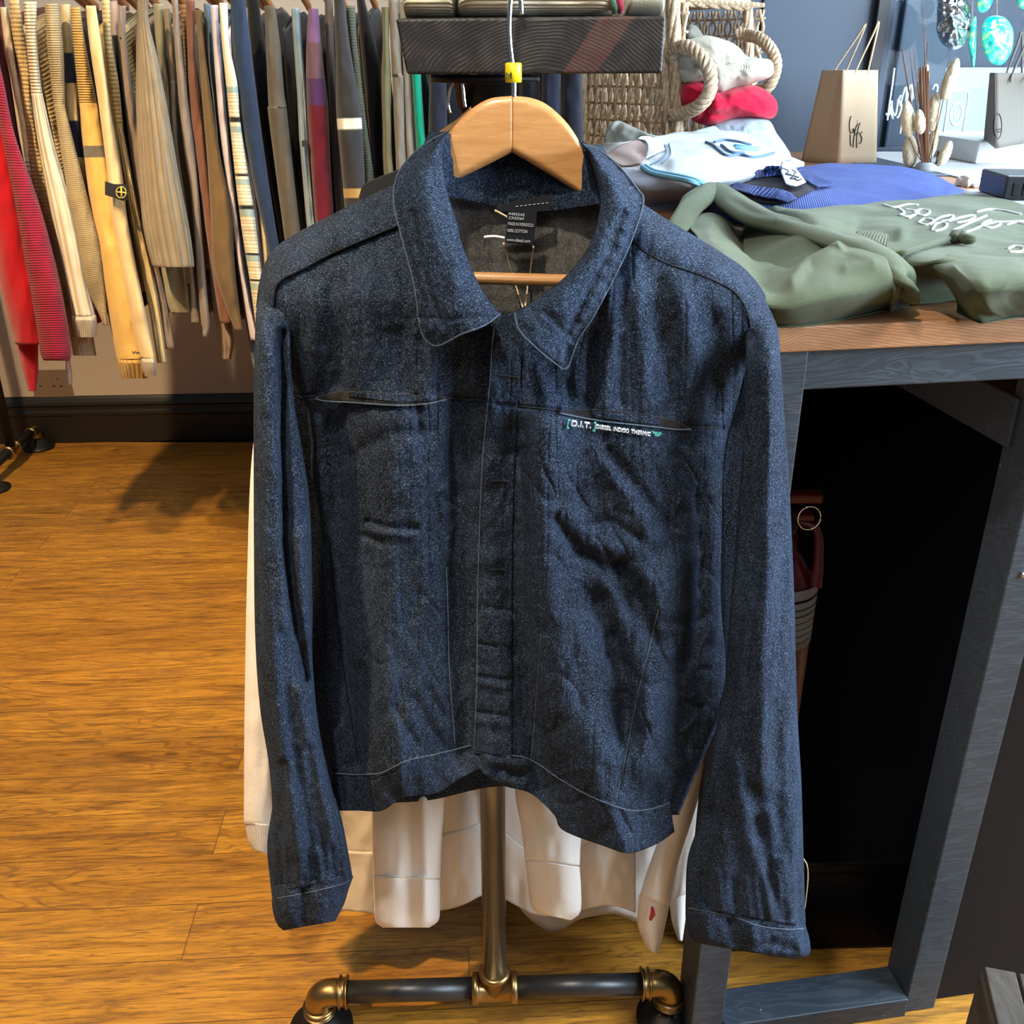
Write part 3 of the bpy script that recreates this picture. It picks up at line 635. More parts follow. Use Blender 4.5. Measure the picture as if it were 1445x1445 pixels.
# knitwear folded on the beam
def slab(name, x0, x1, d0, d1, z0, z1, mat, label, col=None, seed=0):
    nth, nv = 64, 60; th = np.linspace(0, 2 * np.pi, nth, endpoint=False)
    e = lambda v: np.sign(v) * np.abs(v) ** .45
    yy = (d0 + d1) / 2 + (d1 - d0) / 2 * e(-np.sin(th)); zz = (z0 + z1) / 2 + (z1 - z0) / 2 * e(np.cos(th))
    s = np.linspace(0, 1, nv); en = (1 - np.abs(s * 2 - 1) ** 14) ** .4
    X = x0 + (x1 - x0) * s
    V = np.zeros((nv, nth, 3)); V[..., 0] = X[:, None]; V[..., 1] = (d0 + d1) / 2 + (yy[None] - (d0 + d1) / 2) * (.8 + .2 * en[:, None])
    V[..., 2] = z0 + (zz[None] - z0) * (.35 + .65 * en[:, None]) 
    V[..., 1] += .003 * vn(X[:, None] * 40 + seed, zz[None] * 60, seed)
    o = tube3(name, V, mat, None); return tag(o, label, 'jumper')
MAT['moss'] = cloth('cream_moss_knit', (.80, .70, .48), 'u', 240, .8)
MAT['moss2'] = cloth('ivory_moss_knit', (.84, .78, .62), 'u', 240, .8)
MAT['fluffy'] = cloth('pale_fluffy_knit', (.62, .62, .50), None, fuzz=1.2)
xm = float(P3(643, 20, .96)[0]); xs = float(P3(868, 20, .96)[0])
slab('folded_jumper', xl + .002, xm - .001, .956, 1.22, ztop + .0005, ztop + .052, MAT['moss'], 'yellowish cream knitted jumper folded at the left end of the dark beam', seed=1)
kj = slab('folded_jumper', xm + .001, xs, .954, 1.24, ztop + .0005, ztop + .046, MAT['moss2'], 'ivory knitted jumper folded at the middle of the dark beam with striped edge', seed=2)
MAT['trim_green'] = cloth('green_trim', (.10, .22, .15)); MAT['trim_red'] = cloth('red_trim', (.33, .03, .06))
for k, (mt, nm) in enumerate((('trim_green', 'green_stripe'), ('trim_red', 'red_stripe'))):
    x = xs + .0005 + k * .004
    tubepath(nm, [(x, .962, ztop + .006), (x - .002 + .001 * k, .957, ztop + .012), (x - .012, .959, ztop + .03), (x - .03, .97, ztop + .047), (x - .03, 1.1, ztop + .048)], .0034, MAT[mt], kj, 10, 40)
slab('folded_jumper', xs + .010, xr + .001, .956, 1.2, ztop + .0005, ztop + .05, MAT['fluffy'], 'pale fluffy jumper folded at the right end of the dark beam', seed=3)

# ------------------------------------------------------------------ white sweatshirts and black jacket behind
def soft_sheet(name, C, D, mat, parent, thick=.002): return sheet3(name, P3(C[..., 0], C[..., 1], D), thick, mat, parent)
W1 = thing('white_sweatshirt', 'white sweatshirt hanging behind the stand pole with both cuffs dangling in front', 'sweatshirt', P3(700, 1250, 1.09))
W2 = thing('white_sweatshirt', 'rearmost white sweatshirt with small red tab on its right-hand cuff', 'sweatshirt', P3(700, 1250, 1.2))
hemA = [(474,1284),(509,1287),(540,1290),(580,1288),(621,1285),(651,1278),(680,1264),(696,1260),(712,1269),(737,1283),(758,1292),(800,1292),(830,1282),(865,1278),(897,1288)]
def wd(x, y, s): return .012 * np.sin(x / 30. + s) + .006 * np.sin(x / 13. + y / 90 + s) + .003 * vn(x / 12, y / 25, int(s * 10))
seamA = [(x, y - 95 - 12 * math.sin(x / 45.)) for x, y in hemA]
C = coons([(500,700),(600,640),(700,650),(800,640),(905,700)], seamA, [(500,700),(478,1000),seamA[0]], [(905,700),(915,1000),seamA[-1]], 120, 120)
fa = [([(680,1000),(690,1260)], 26, .03)]
soft_sheet('body', C, 1.085 + wd(C[..., 0], C[..., 1], 1.) * sstep(C[..., 1], 700, 1150) + folds(C[..., 0], C[..., 1], fa), MAT['white'], W1)
C = coons(seamA, hemA, [seamA[0], hemA[0]], [seamA[-1], hemA[-1]], 120, 30)
soft_sheet('hem_band', C, 1.083 + wd(C[..., 0], C[..., 1], 1.) + folds(C[..., 0], C[..., 1], fa) , MAT['white'], W1, .004)
def dsleeve(name, L, Rr, d0, d1, r0, r1, parent, mat, amp=.004, seed=1, nv=90, nt=80, fo=[]):
    return sleeve(L, Rr, lambda v: d0 + (d1 - d0) * v, lambda v: r0 + (r1 - r0) * v, nv, nt,
        lambda X, Y, v, c: amp * vn(X / 22, Y / 70, seed) + amp * .4 * vn(X / 9, Y / 30, seed + 1) + folds(X, Y, fo), name, parent, mat)
dsleeve('sleeve', [(524,900),(520,1100),(524,1160),(527,1237)], [(640,900),(630,1100),(624,1180),(621,1240)], 1.03, 1.0, .035, .03, W1, MAT['white_lit'], .004, 81, fo=[([(575,1120),(580,1240)], 12, .010), ([(598,1130),(603,1240)], 9, -.006)])
dsleeve('cuff', [(526,1238),(528,1275),(530,1300),(540,1309)], [(621,1241),(621,1275),(619,1298),(606,1309)], 1.0, .998, .032, .028, W1, MAT['white_lit'], .003, 83, 40, fo=[([(577,1240),(577,1310)], 12, .010), ([(600,1240),(602,1310)], 9, -.006)])
dsleeve('sleeve', [(728,900),(726,1100),(736,1170),(741,1212)], [(830,900),(828,1100),(820,1180),(818,1222)], 1.03, 1.0, .035, .034, W1, MAT['white_lit'], .004, 85)
dsleeve('cuff', [(741,1213),(745,1250),(750,1280),(765,1290)], [(818,1223),(820,1255),(819,1286),(806,1299)], 1.0, .998, .035, .033, W1, MAT['white_lit'], .002, 87, 40)
def wseam(pts, d, parent, w=.0009):
    p = spline(pts, 50); return tubepath('seam_line', P3(p[:, 0], p[:, 1], d), w, MAT['white'], parent, 6)
hemB = [(500,1270),(600,1272),(700,1250),(740,1290),(758,1305),(779,1315),(800,1308),(820,1297),(865,1290),(897,1301),(915,1300)]
C = coons([(390,520),(560,470),(700,460),(850,470),(1020,540)], hemB, [(390,520),(428,760),(470,1050),(500,1270)], [(1020,540),(1000,800),(945,1080),(915,1300)], 110, 90)
soft_sheet('body', C, 1.17 + wd(C[..., 0], C[..., 1], 2.), MAT['white'], W2)
dsleeve('sleeve', [(376,520),(356,640),(349,800),(345,1000),(344,1163)], [(430,530),(416,640),(405,800),(396,1000),(388,1168)], 1.06, 1.04, .04, .03, W2, MAT['white'], .003, 89)
dsleeve('cuff', [(345,1160),(350,1185),(356,1198)], [(388,1165),(386,1190),(380,1206)], 1.04, 1.04, .03, .026, W2, MAT['white_rib'], .001, 91, 24)
dsleeve('sleeve', [(985,560),(1004,780),(1000,980),(950,1130),(918,1215),(902,1265)], [(1034,580),(1036,800),(1024,980),(985,1130),(958,1215),(945,1278)], 1.10, 1.05, .04, .03, W2, MAT['white'], .003, 93)
cu = dsleeve('cuff', [(902,1262),(899,1300),(908,1328),(916,1342)], [(945,1276),(940,1300),(934,1328),(928,1346)], 1.05, 1.045, .028, .02, W2, MAT['white'], .002, 95, 30)
px_poly('red_tab', [(919,1280),(923,1282),(925,1291),(919,1300),(916,1298),(918,1290)], 1.014, MAT['red_tab'], W2, .002)
dsleeve('sleeve', [(1000,600),(1020,800),(1014,980),(985,1080),(958,1180),(944,1270)], [(1046,620),(1052,800),(1040,980),(1012,1080),(992,1170),(969,1262)], 1.14, 1.10, .04, .03, W2, MAT['white'], .003, 97)
dsleeve('cuff', [(944,1268),(948,1300),(957,1327)], [(970,1255),(968,1290),(963,1328)], 1.10, 1.10, .024, .02, W2, MAT['white'], .001, 99, 24)
BJ = thing('black_jacket', 'black jacket hanging just behind the left shoulder of the denim jacket', 'jacket', P3(560, 900, 1.0))
C = coons([(503,300),(508,272),(522,258),(560,242),(600,222),(640,214)], [(520,900),(660,900)], [(503,300),(510,500),(520,900)], [(640,214),(655,500),(660,900)], 60, 60)
soft_sheet('body', C, 1.0 + .03 * ((C[..., 0] - 600) / 100) ** 2 + .004 * vn(C[..., 0] / 20, C[..., 1] / 60, 3), MAT['black_cloth'], BJ, .02)
C = coons([(506,282),(512,262),(530,252),(566,238)], [(508,306),(530,282),(570,262)], [(506,282),(508,306)], [(566,238),(570,262)], 40, 14)
soft_sheet('shoulder_panel', C, .985 + 0 * C[..., 0], cloth('dark_grey_trim', (.03, .03, .032)), BJ, .004)
MAT['pink'] = cloth('pink_cloth', (.55, .05, .12))
px_ = cushion = None
def cushion(name, outline, d, T, mat, parent=None, nr=22, na=96, fo=None, amp=.0, seed=5, cen=None, smooth=True, dfun=None):
    o = spline(list(outline) + [outline[0]], na + 1, smooth)[:-1]; c = np.array(cen) if cen is not None else o.mean(0)
    r = np.sin(np.linspace(.04, np.pi / 2, nr)); rings = []
    for side in (-1, 1):
        rr = r if side < 0 else r[::-1][1:]
        for q in rr:
            X = c[0] + q * (o[:, 0] - c[0]); Y = c[1] + q * (o[:, 1] - c[1])
            D = d + side * T * np.sqrt(max(0, 1 - q * q))
            if side < 0:
                D = D + amp * vn(X / 12, Y / 9, seed) + amp * .5 * vn(X / 5, Y / 5, seed + 1)
                if fo: D = D + folds(X, Y, fo)
            D = D + 0 * X
            if dfun is not None: D = D + dfun(X, Y)
            rings.append(P3(X, Y, D))
    return tube3(name, np.stack(rings), mat, parent)
o = cushion('pink_garment', [(571,232),(580,222),(600,215),(610,240),(590,262),(572,250)], 1.06, .02, MAT['pink']); tag(o, 'pink garment peeping out beside the collar behind the denim jacket', 'garment')
HB = thing('wooden_hanger', 'second wooden hanger half hidden behind the denim jacket hanger', 'hanger', P3(650, 190, .99))
C = coons([(664,150),(645,168),(630,178),(612,192)], [(670,200),(640,215),(612,228)], [(664,150),(670,200)], [(612,192),(612,228)], 30, 12)
sheet3('hanger_arm', P3(C[..., 0], C[..., 1], .988), .012, MAT['hanger'], HB)
tubepath('hook', P3([657,655,654,652,650,645,638,634,633,636], [152,140,128,112,104,106,120,136,150,160], .990), .0014, MAT['chrome'], HB, 8, 60)

# ------------------------------------------------------------------ table and what stands under it
YT = R(9); OT = (.24, .975, 0)
ZT = float(PZ(1104, 460, 0)[2]); ZT = float(P3(1104, 460, .985)[2])
MAT['oak'] = wood('oiled_oak', (.33, .165, .07), (.47, .255, .115), (.56, .33, .16), (1.2, 12, 12), 7, .42)
def oak_edge():
    m = N('oak_top'); co = m.coord('Object', (1.5, 14, 14)); geo = m.n('ShaderNodeNewGeometry')
    sx = m.n('ShaderNodeSeparateXYZ'); m.l(m.coord(), sx.inputs[0])
    st = m.math('FLOOR', m.math('MULTIPLY', sx.outputs[0], 8.)); 
    cmb = m.n('ShaderNodeCombineXYZ'); m.l(st, cmb.inputs[0]); wn = m.n('ShaderNodeTexWhiteNoise'); m.l(cmb.outputs[0], wn.inputs[0])
    a = m.noise(co, 7, 6, .65, .4)
    rot = m.math('SUBTRACT', wn.outputs[0], .5)
    k = m.math('ADD', m.math('MULTIPLY', sx.outputs[2], 1900.), m.math('MULTIPLY', m.math('MULTIPLY', sx.outputs[0], rot), 3000.))
    w = m.math('SINE', m.math('ADD', k, m.math('MULTIPLY', m.noise(m.coord('Object', (30, 4, 60)), 1, 3), 9.)))
    base = m.ramp(a, [(.3, (.29, .135, .058)), (.52, (.40, .20, .092)), (.72, (.47, .255, .125))])
    nz = m.n('ShaderNodeSeparateXYZ'); m.l(geo.outputs['Normal'], nz.inputs[0])
    side = m.math('LESS_THAN', nz.outputs[2], .6)
    base = m.mix(m.math('MULTIPLY', side, m.ramp(w, [(.2, (0, 0, 0)), (.9, (.55, .55, .55))])), base, (.17, .075, .035, 1))
    m.base(base); m.bump(a, .1, .001); m.set(Roughness=.42); return m.m
MAT['oaktop'] = oak_edge()
def paint_wood():
    m = N('blue_grey_painted_pine'); co = m.coord('Object', (2.2, 9, 16)); a = m.noise(co, 2.2, 3, .5, 1.2)
    w = m.math('SINE', m.math('MULTIPLY', a, 46.))
    f = m.noise(m.coord('Object', (40, 40, 40)), 1, 4)
    base = m.mix(m.ramp(w, [(.1, (0, 0, 0)), (.9, (.75, .75, .75))]), (.019, .029, .042, 1), (.034, .049, .067, 1))
    chip = m.noise(m.coord('Object', (30, 30, 18)), 1.6, 3); base = m.mix(m.ramp(chip, [(.745, (0, 0, 0)), (.76, (1, 1, 1))]), base, (.32, .29, .25, 1))
    m.base(base); m.bump(m.math('ADD', w, f), .12, .001); m.set(Roughness=.5); return m.m
MAT['paint'] = paint_wood()
TB = thing('display_table', 'high oak-topped display table with navy painted legs and apron', 'table', (.3, 1.0, 0))
tb = lambda name, lo, hi, mat, bev=.002: box(name, lo, hi, MAT[mat], TB, YT, OT, bev)
x0, y0 = OT[0], OT[1]
tb('table_top', (x0, y0, ZT - .027), (x0 + 2.0, y0 + 2.25, ZT), 'oaktop', .002)
tb('apron', (x0 + .02, y0 + .012, ZT - .072), (x0 + 1.9, y0 + .05, ZT - .0272), 'paint')
tb('leg', (x0 + .022, y0 + .006, 0), (x0 + .070, y0 + .066, ZT - .0275), 'paint')
def leg2(): 
    X = float(P3(1356, 1100, 1.035)[0]); return X
lx = (leg2() - OT[0]) / math.cos(YT)
tb('leg', (x0 + lx, y0 + .006, 0), (x0 + lx + .05, y0 + .066, ZT - .0275), 'paint')
tb('stretcher', (x0 + .071, y0 + .0, .0), (x0 + lx - .001, y0 + .062, .036), 'paint')
tb('side_rail', (x0 + lx - .005, y0 + .05, ZT - .17), (x0 + lx + .045, y0 + 1.6, ZT - .108), 'paint')
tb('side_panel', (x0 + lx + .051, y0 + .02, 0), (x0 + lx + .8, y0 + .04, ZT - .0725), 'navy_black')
for px_s, py_s in ((1438, 804), (1117, 521)):
    p = P3(px_s, py_s, .99 if px_s < 1300 else 1.05)
    yy_ = p[1] + 0
    hit = np.array([p[0], OT[1] + (p[0] - OT[0]) * math.tan(YT) + (.011 if px_s < 1300 else .004), p[2]])
    lathe('screw', [(0, -.0025), (.0035, -.002), (.0042, 0), (.0042, .004), (0, .004)], hit, MAT['chrome'], TB, 16, 'y')
shade_blk = box('shade_block', (x0 + .1, y0 + .48, 0), (x0 + 1.9, y0 + 1.1, ZT - .18), MAT['black_deep'], None, YT, OT, .004); tag(shade_blk, 'added matt black block standing in for the shade under the table', 'block')  # black block added to stand in for the darkness under the table
BB = thing('black_storage_box', 'low glossy black box on the floor under the table', 'box', (.48, 1.2, 0))
box('box_body', (.30, 1.145, 0), (.74, 1.36, .170), MAT['black_gloss'], BB, R(2), (.3, 1.145, 0), .008, 3)
box('box_lid', (.296, 1.14, .1705), (.744, 1.364, .192), MAT['black_gloss'], BB, R(2), (.3, 1.145, 0), .006, 3)
ec = P3(1092, 850, 1.27); ex0, ey0 = ec[0], 1.27
FE = thing('fire_extinguisher', 'dark red fire extinguisher under the table behind the right denim sleeve', 'extinguisher', (ex0, ey0, .193))
zt = float(P3(1100, 690, 1.27)[2]); r0 = .058
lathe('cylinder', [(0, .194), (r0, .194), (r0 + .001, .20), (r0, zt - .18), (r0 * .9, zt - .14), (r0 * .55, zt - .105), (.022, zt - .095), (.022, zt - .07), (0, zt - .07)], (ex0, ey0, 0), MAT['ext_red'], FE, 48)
lathe('valve', [(0, zt - .08), (.018, zt - .08), (.020, zt - .05), (.014, zt - .03), (0, zt - .03)], (ex0, ey0, 0), MAT['iron'], FE)
box('carry_handle', (ex0 - .012, ey0 - .014, zt - .018), (ex0 + .048, ey0 + .012, zt - .004), MAT['ext_red'], FE, 0, (0, 0, 0), .004)
box('squeeze_lever', (ex0 - .012, ey0 - .012, zt - .046), (ex0 + .040, ey0 + .010, zt - .036), MAT['ext_red'], FE, 0, (0, 0, 0), .003)
tubepath('safety_pin_ring', [(ex0 + .03 + .016 * math.cos(a), ey0 - .016, zt - .038 + .018 * math.sin(a)) for a in np.linspace(0, 6.28, 30)], .0011, MAT['chrome'], FE, 8)
tubepath('hose', [(ex0 + .02, ey0, zt - .05), (ex0 + .045, ey0 - .01, zt - .06), (ex0 + .050, ey0 - .02, zt - .10), (ex0 + .047, ey0 - .03, zt - .14)], [.005, .006, .007, .010], MAT['ext_red'], FE, 14, 40)
th = np.linspace(-2.2, -.25, 40); zl = np.array([.0, .30, 1.]) 
def wraplabel(z0, z1):
    V = np.stack([np.stack([ex0 + (r0 + .0012) * np.cos(th), ey0 + (r0 + .0012) * np.sin(th), 0 * th + z], -1) for z in np.linspace(z1, z0, 6)])
    return sheet3('sticker', V, np.array([0, .0006, 0]), MAT['paperlabel'], FE)
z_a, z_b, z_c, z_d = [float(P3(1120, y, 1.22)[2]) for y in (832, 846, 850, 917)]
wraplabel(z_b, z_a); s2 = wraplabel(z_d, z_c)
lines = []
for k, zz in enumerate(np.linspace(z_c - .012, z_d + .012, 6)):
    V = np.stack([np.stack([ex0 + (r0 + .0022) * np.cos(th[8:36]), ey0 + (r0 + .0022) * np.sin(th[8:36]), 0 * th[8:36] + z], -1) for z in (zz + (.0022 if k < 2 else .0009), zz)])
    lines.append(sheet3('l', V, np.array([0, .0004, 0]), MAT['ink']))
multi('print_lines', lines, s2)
wc = thing('wooden_crate', 'weathered wooden crate corner at the bottom right', 'crate', (.72, .93, 0))
MAT['oldwood'] = wood('weathered_board', (.030, .025, .019), (.060, .050, .040), (.095, .083, .066), (12, 2, 12), 6, .8)
cb = P3(1394, 1380, .93); 
for k in range(3):
    box('slat', (cb[0] + .004 + k * .043, .80, cb[2] - .012), (cb[0] + .043 + k * .043, .95, cb[2]), MAT['oldwood'], wc, R(-14), (cb[0], .95, 0), .002)
box('crate_side', (cb[0], .80, 0), (cb[0] + .012, .95, cb[2] - .0125), MAT['oldwood'], wc, R(-14), (cb[0], .95, 0), .002)
box('crate_side', (cb[0] + .013, .937, 0), (cb[0] + .13, .95, cb[2] - .0125), MAT['oldwood'], wc, R(-14), (cb[0], .95, 0), .002)

# ------------------------------------------------------------------ clothes folded on the table
def pile(name, rows, mat, parent=None, nu=150, nv=120, fo=None, amp=.0015, seed=3, thick=.006, drop=(1, 1), sc=(14, 10), colfn=None):
    """rows of (place x, place y, height above the table top), front to back; both ends come down to the table"""
    W = [np.array([PZ(x, y, ZT + h) for x, y, h in r]) for r in rows]
    if drop[0]: f = W[0].copy(); f[:, 2] = ZT + .002; f[:, 1] -= .004; W = [f] + W
    if drop[1]: b = W[-1].copy(); b[:, 2] = ZT + .002; b[:, 1] += .03; W = W + [b]
    G = loft(W, nu, nv)
    # where it lands in the photograph's frame, for the fold lines
    t = G[..., 1] * CP - (G[..., 2] - CZ) * SP; X = C2 + F * G[..., 0] / t; Y = C2 + F * (-(G[..., 1] * SP + (G[..., 2] - CZ) * CP)) / t
    G[..., 2] += amp * vn(G[..., 0] / .055, G[..., 1] / .055, seed) + amp * .22 * vn(G[..., 0] / .018, G[..., 1] / .018, seed + 1)
    if fo: G[..., 2] += folds(X, Y, fo)
    G[..., 2] = np.maximum(G[..., 2], ZT + .0015)
    return sheet3(name, G, np.array([0, .0, -.0012]), mat, parent, col=None if colfn is None else colfn(X, Y))
MAT['olive'] = cloth('olive_sweat_cloth', (.088, .112, .066), mel=.12, sheen=.12)
MAT['olive_rib'] = cloth('olive_rib', (.105, .135, .08), 'u', 260, .6)
MAT['blue_knit'] = cloth('royal_blue_knit', (.040, .085, .33), 'u', 330, .25, mel=.2)
MAT['blue_rib'] = cloth('royal_blue_rib', (.038, .080, .31), 'u', 110, 1.2)
MAT['pale'] = cloth('pale_blue_white_cloth', (.60, .65, .70), mel=.05); MAT['pale2'] = cloth('pale_two_tone_cloth', (1, 1, 1), mel=.05, attr=True)
MAT['lav'] = cloth('grey_lavender_cloth', (.20, .22, .30), mel=.1)
MAT['piping'] = plain('light_blue_piping', (.17, .40, .56), .8)
MAT['piping_d'] = plain('slate_blue_piping', (.09, .17, .27), .8)
MAT['hole_shade'] = plain('shaded_inside', (.012, .012, .02), .95)  # near-black colour that paints the shade inside openings
MAT['pinkin'] = cloth('pinkish_inside', (.34, .26, .25))
MAT['greyknit'] = cloth('grey_knit', (.30, .34, .32))
HD = thing('hoodie', 'olive green hoodie with white script lettering lying at the front of the table', 'hoodie', PZ(1230, 330, ZT))
pile('body', [[(1060,425,.006),(1150,415,.02),(1230,408,.02),(1300,405,.02),(1370,400,.02),(1445,395,.02),(1600,390,.02)],
              [(1055,390,.008),(1150,378,.035),(1230,370,.045),(1300,372,.055),(1360,372,.055),(1445,368,.05),(1600,365,.05)],
              [(1050,350,.01),(1150,338,.05),(1230,335,.052),(1300,335,.055),(1360,333,.055),(1445,335,.052),(1600,335,.05)],
              [(1050,322,.012),(1140,310,.055),(1200,312,.05),(1270,308,.052),(1340,303,.052),(1420,308,.05),(1600,315,.045)],
              [(1050,303,.012),(1072,299,.036),(1128,295,.048),(1180,292,.048),(1229,289,.05),(1296,281,.05),(1356,275,.05),(1395,276,.048),(1445,289,.045),(1600,305,.04)]],
     MAT['olive'], HD, 220, 150, [([(1095,300),(1150,312),(1200,318)], 9, .006), ([(1160,330),(1210,322),(1260,330)], 8, -.005), ([(1290,330),(1350,352),(1445,372)], 12, -.004), ([(1300,385),(1340,372),(1400,395)], 8, .004)], .003, 3)
pile('sleeve', [[(1350,426,.012),(1372,448,.004),(1386,452,.004),(1415,447,.004),(1445,442,.004),(1600,436,.004)],
                [(1338,404,.03),(1362,424,.03),(1384,432,.03),(1415,428,.03),(1445,424,.03),(1600,418,.03)],
                [(1318,380,.05),(1345,388,.052),(1380,398,.055),(1415,400,.055),(1445,398,.055),(1600,395,.05)],
                [(1308,367,.056),(1335,366,.058),(1375,372,.06),(1415,375,.06),(1445,374,.06),(1600,372,.055)],
                [(1300,362,.045),(1335,358,.05),(1375,360,.05),(1415,362,.05),(1445,362,.05),(1600,362,.05)]],
     MAT['olive'], HD, 120, 90, [([(1345,385),(1368,412),(1384,440)], 8, .005), ([(1400,400),(1445,405)], 9, -.003)], .0025, 7)
pile('hood', [[(1030,440,.004),(1065,448,.004),(1096,456,.003),(1140,455,.003),(1195,446,.003),(1240,438,.003),(1262,433,.004),(1282,431,.004)],
              [(1020,410,.03),(1060,420,.035),(1098,432,.03),(1140,425,.035),(1195,414,.04),(1240,408,.04),(1268,410,.035),(1292,415,.025)],
              [(1010,380,.05),(1050,376,.05),(1090,395,.04),(1130,385,.05),(1180,365,.062),(1235,372,.062),(1270,380,.055),(1292,390,.045)],
              [(990,345,.045),(1030,338,.05),(1080,360,.026),(1125,360,.04),(1165,350,.062),(1215,355,.066),(1255,365,.062),(1285,375,.05)],
              [(975,322,.03),(1015,322,.036),(1060,338,.012),(1110,345,.016),(1155,342,.05),(1200,346,.06),(1245,356,.06),(1275,366,.05)],
              [(968,308,.03),(1005,300,.03),(1050,318,.015),(1105,328,.02),(1150,332,.04),(1195,338,.05),(1235,350,.05),(1265,358,.045)]],
     MAT['olive'], HD, 190, 150, [([(1060,330),(1100,355),(1130,352),(1160,335)], 12, -.012), ([(1040,318),(1070,342),(1110,358)], 12, -.010), ([(1255,362),(1266,395),(1258,432)], 3.5, -.006), ([(1180,352),(1140,370),(1115,400)], 9, .008), ([(1020,330),(1060,350),(1080,390)], 12, -.008), ([(1195,380),(1230,376)], 8, .003)], .0022, 11)
hp = [(944,345,.02),(962,313,.03),(980,287,.044),(1004,266,.048),(1024,276,.044),(1045,293,.042),(1072,309,.042),(1102,318,.042),(1135,327,.045),(1168,336,.05),(1200,346,.056),(1228,358,.058),(1256,375,.056),(1278,398,.045),(1287,424,.022)]
pp = np.array([PZ(x, y, ZT + h) for x, y, h in hp]); pp = spline(pp, 120)
tt = np.linspace(0, 1, 120); rr = (.0095 + .004 * np.sin(tt * 3.1)) * (.25 + .75 * sstep(tt, 0, .10)) * (.45 + .55 * sstep(-tt, -1, -.93)); tg = np.gradient(pp, axis=0); tg /= np.linalg.norm(tg, axis=1)[:, None]
th = np.linspace(0, 2 * np.pi, 36, endpoint=False); sidev = np.cross(tg, [0, 0, 1]); sidev /= np.linalg.norm(sidev, axis=1)[:, None]
wob = 1 + .18 * vn(np.arange(120)[:, None] / 9., np.cos(th)[None] * 2, 4)
V = pp[:, None] + (rr[:, None] * wob)[..., None] * (1.9 * np.cos(th)[None, :, None] * sidev[:, None] + .95 * np.sin(th)[None, :, None] * np.array([0, 0, 1]))
tube3('hood_edge', V, MAT['olive'], HD)
pile('collar_rib', [[(1205,333,.058),(1230,338,.058),(1252,348,.054)], [(1210,326,.060),(1235,329,.060),(1254,337,.056)], [(1222,325,.056),(1240,326,.056),(1254,331,.052)]], MAT['olive_rib'], HD, 30, 20, drop=(0, 0), amp=.0004)
cordm = cloth('olive_cord', (.075, .095, .055))
cp = [PZ(x, y, ZT + h) for x, y, h in ((1262,360,.058),(1275,357,.062),(1300,349,.062),(1325,341,.061),(1348,335,.060),(1352,334,.060))]
dr = tubepath('drawstring', cp, .0034, cordm, HD, 10, 60)
tubepath('knot', [PZ(x, y, ZT + .062) for x, y in ((1346,336),(1351,333),(1357,334),(1362,337),(1370,338),(1374,337))], [.004, .008, .0085, .006, .006, .0045], cordm, dr, 12, 30)
MAT['embroid'] = plain('white_embroidery', (.72, .72, .76), .8, 0, .3, 900)
def script(name, strokes, parent, mat, r=.003):
    ob = []
    for s in strokes:
        p = spline(np.array(s, float), 40)
        W = []
        for x, y in p:
            W.append(ray_down(HDBODY, x, y))
        W = np.array(W); W[:, 2] += .0004
        ob.append(tubepath('s', W, r, mat, None, 8))
    return multi(name, ob, parent)
# the lettering lies on the hoodie's body: find the cloth under each stroke
from mathutils.bvhtree import BVHTree
def bvh_of(o):
    r = rootloc(o); me = o.data
    return BVHTree.FromPolygons([Vector(v.co) + Vector(r) for v in me.vertices], [list(p.vertices) for p in me.polygons])
HDBODY = bvh_of([o for o in bpy.data.objects if o.parent == HD and o.name.startswith('body')][0])
def ray_down(b, x, y):
    o = np.array([0, 0, CZ]); d = P3(x, y, 1.) - o
    h = b.ray_cast(Vector(o), Vector(d).normalized())
    if h[0] is None: return P3(x, y, 1.3)
    return np.array(h[0])
script('embroidered_lettering', [
    [(1246,289),(1262,293),(1280,289),(1296,290)], [(1268,294),(1276,301),(1270,304),(1284,306),(1296,300),(1280,296)], [(1282,309),(1292,303),(1304,305),(1312,299),(1300,296),(1290,300)],
    [(1296,314),(1306,309),(1318,312),(1308,318),(1296,315)], [(1312,318),(1322,310),(1332,306),(1345,305),(1340,311),(1328,313)], [(1315,325),(1322,316),(1336,316),(1332,323),(1319,327)],
    [(1338,313),(1354,308),(1368,305),(1376,306),(1366,312),(1350,315)], [(1345,326),(1362,318),(1382,309),(1392,305)], [(1352,332),(1372,325),(1400,315),(1445,313)], [(1378,300),(1396,296),(1418,298),(1440,303)],
    [(1384,318),(1396,312),(1412,316),(1400,322),(1386,320)], [(1422,352),(1432,348),(1446,350),(1440,356),(1424,356)], [(1420,318),(1436,314),(1450,318)], [(1450,300),(1475,306)], [(1450,325),(1480,330)]], HD, MAT['embroid'], .0017)
# royal blue jumper
BJm = thing('blue_jumper', 'royal blue ribbed-neck jumper with white neck label behind the olive hoodie', 'jumper', PZ(1190, 270, ZT))
pile('body', [[(1000,296,.006),(1035,297,.02),(1085,297,.03),(1160,295,.035),(1250,290,.035),(1330,283,.025),(1380,278,.006)],
              [(1010,280,.02),(1035,276,.04),(1090,274,.045),(1165,270,.052),(1245,268,.05),(1320,268,.04),(1368,272,.01)],
              [(1022,264,.03),(1040,258,.045),(1095,254,.05),(1165,249,.056),(1235,251,.055),(1305,255,.045),(1352,266,.015)],
              [(1030,254,.03),(1046,248,.045),(1095,243,.05),(1130,236,.054),(1165,231,.056),(1230,233,.056),(1285,237,.052),(1320,249,.035),(1345,262,.012)]],
     MAT['blue_knit'], BJm, 170, 110, [([(1150,262),(1250,270),(1330,268)], 7, -.003), ([(1060,285),(1140,275)], 6, .003)], .002, 21, drop=(1, 1))
BB_ = bvh_of([o for o in bpy.data.objects if o.parent == BJm and o.name.startswith('body')][0])
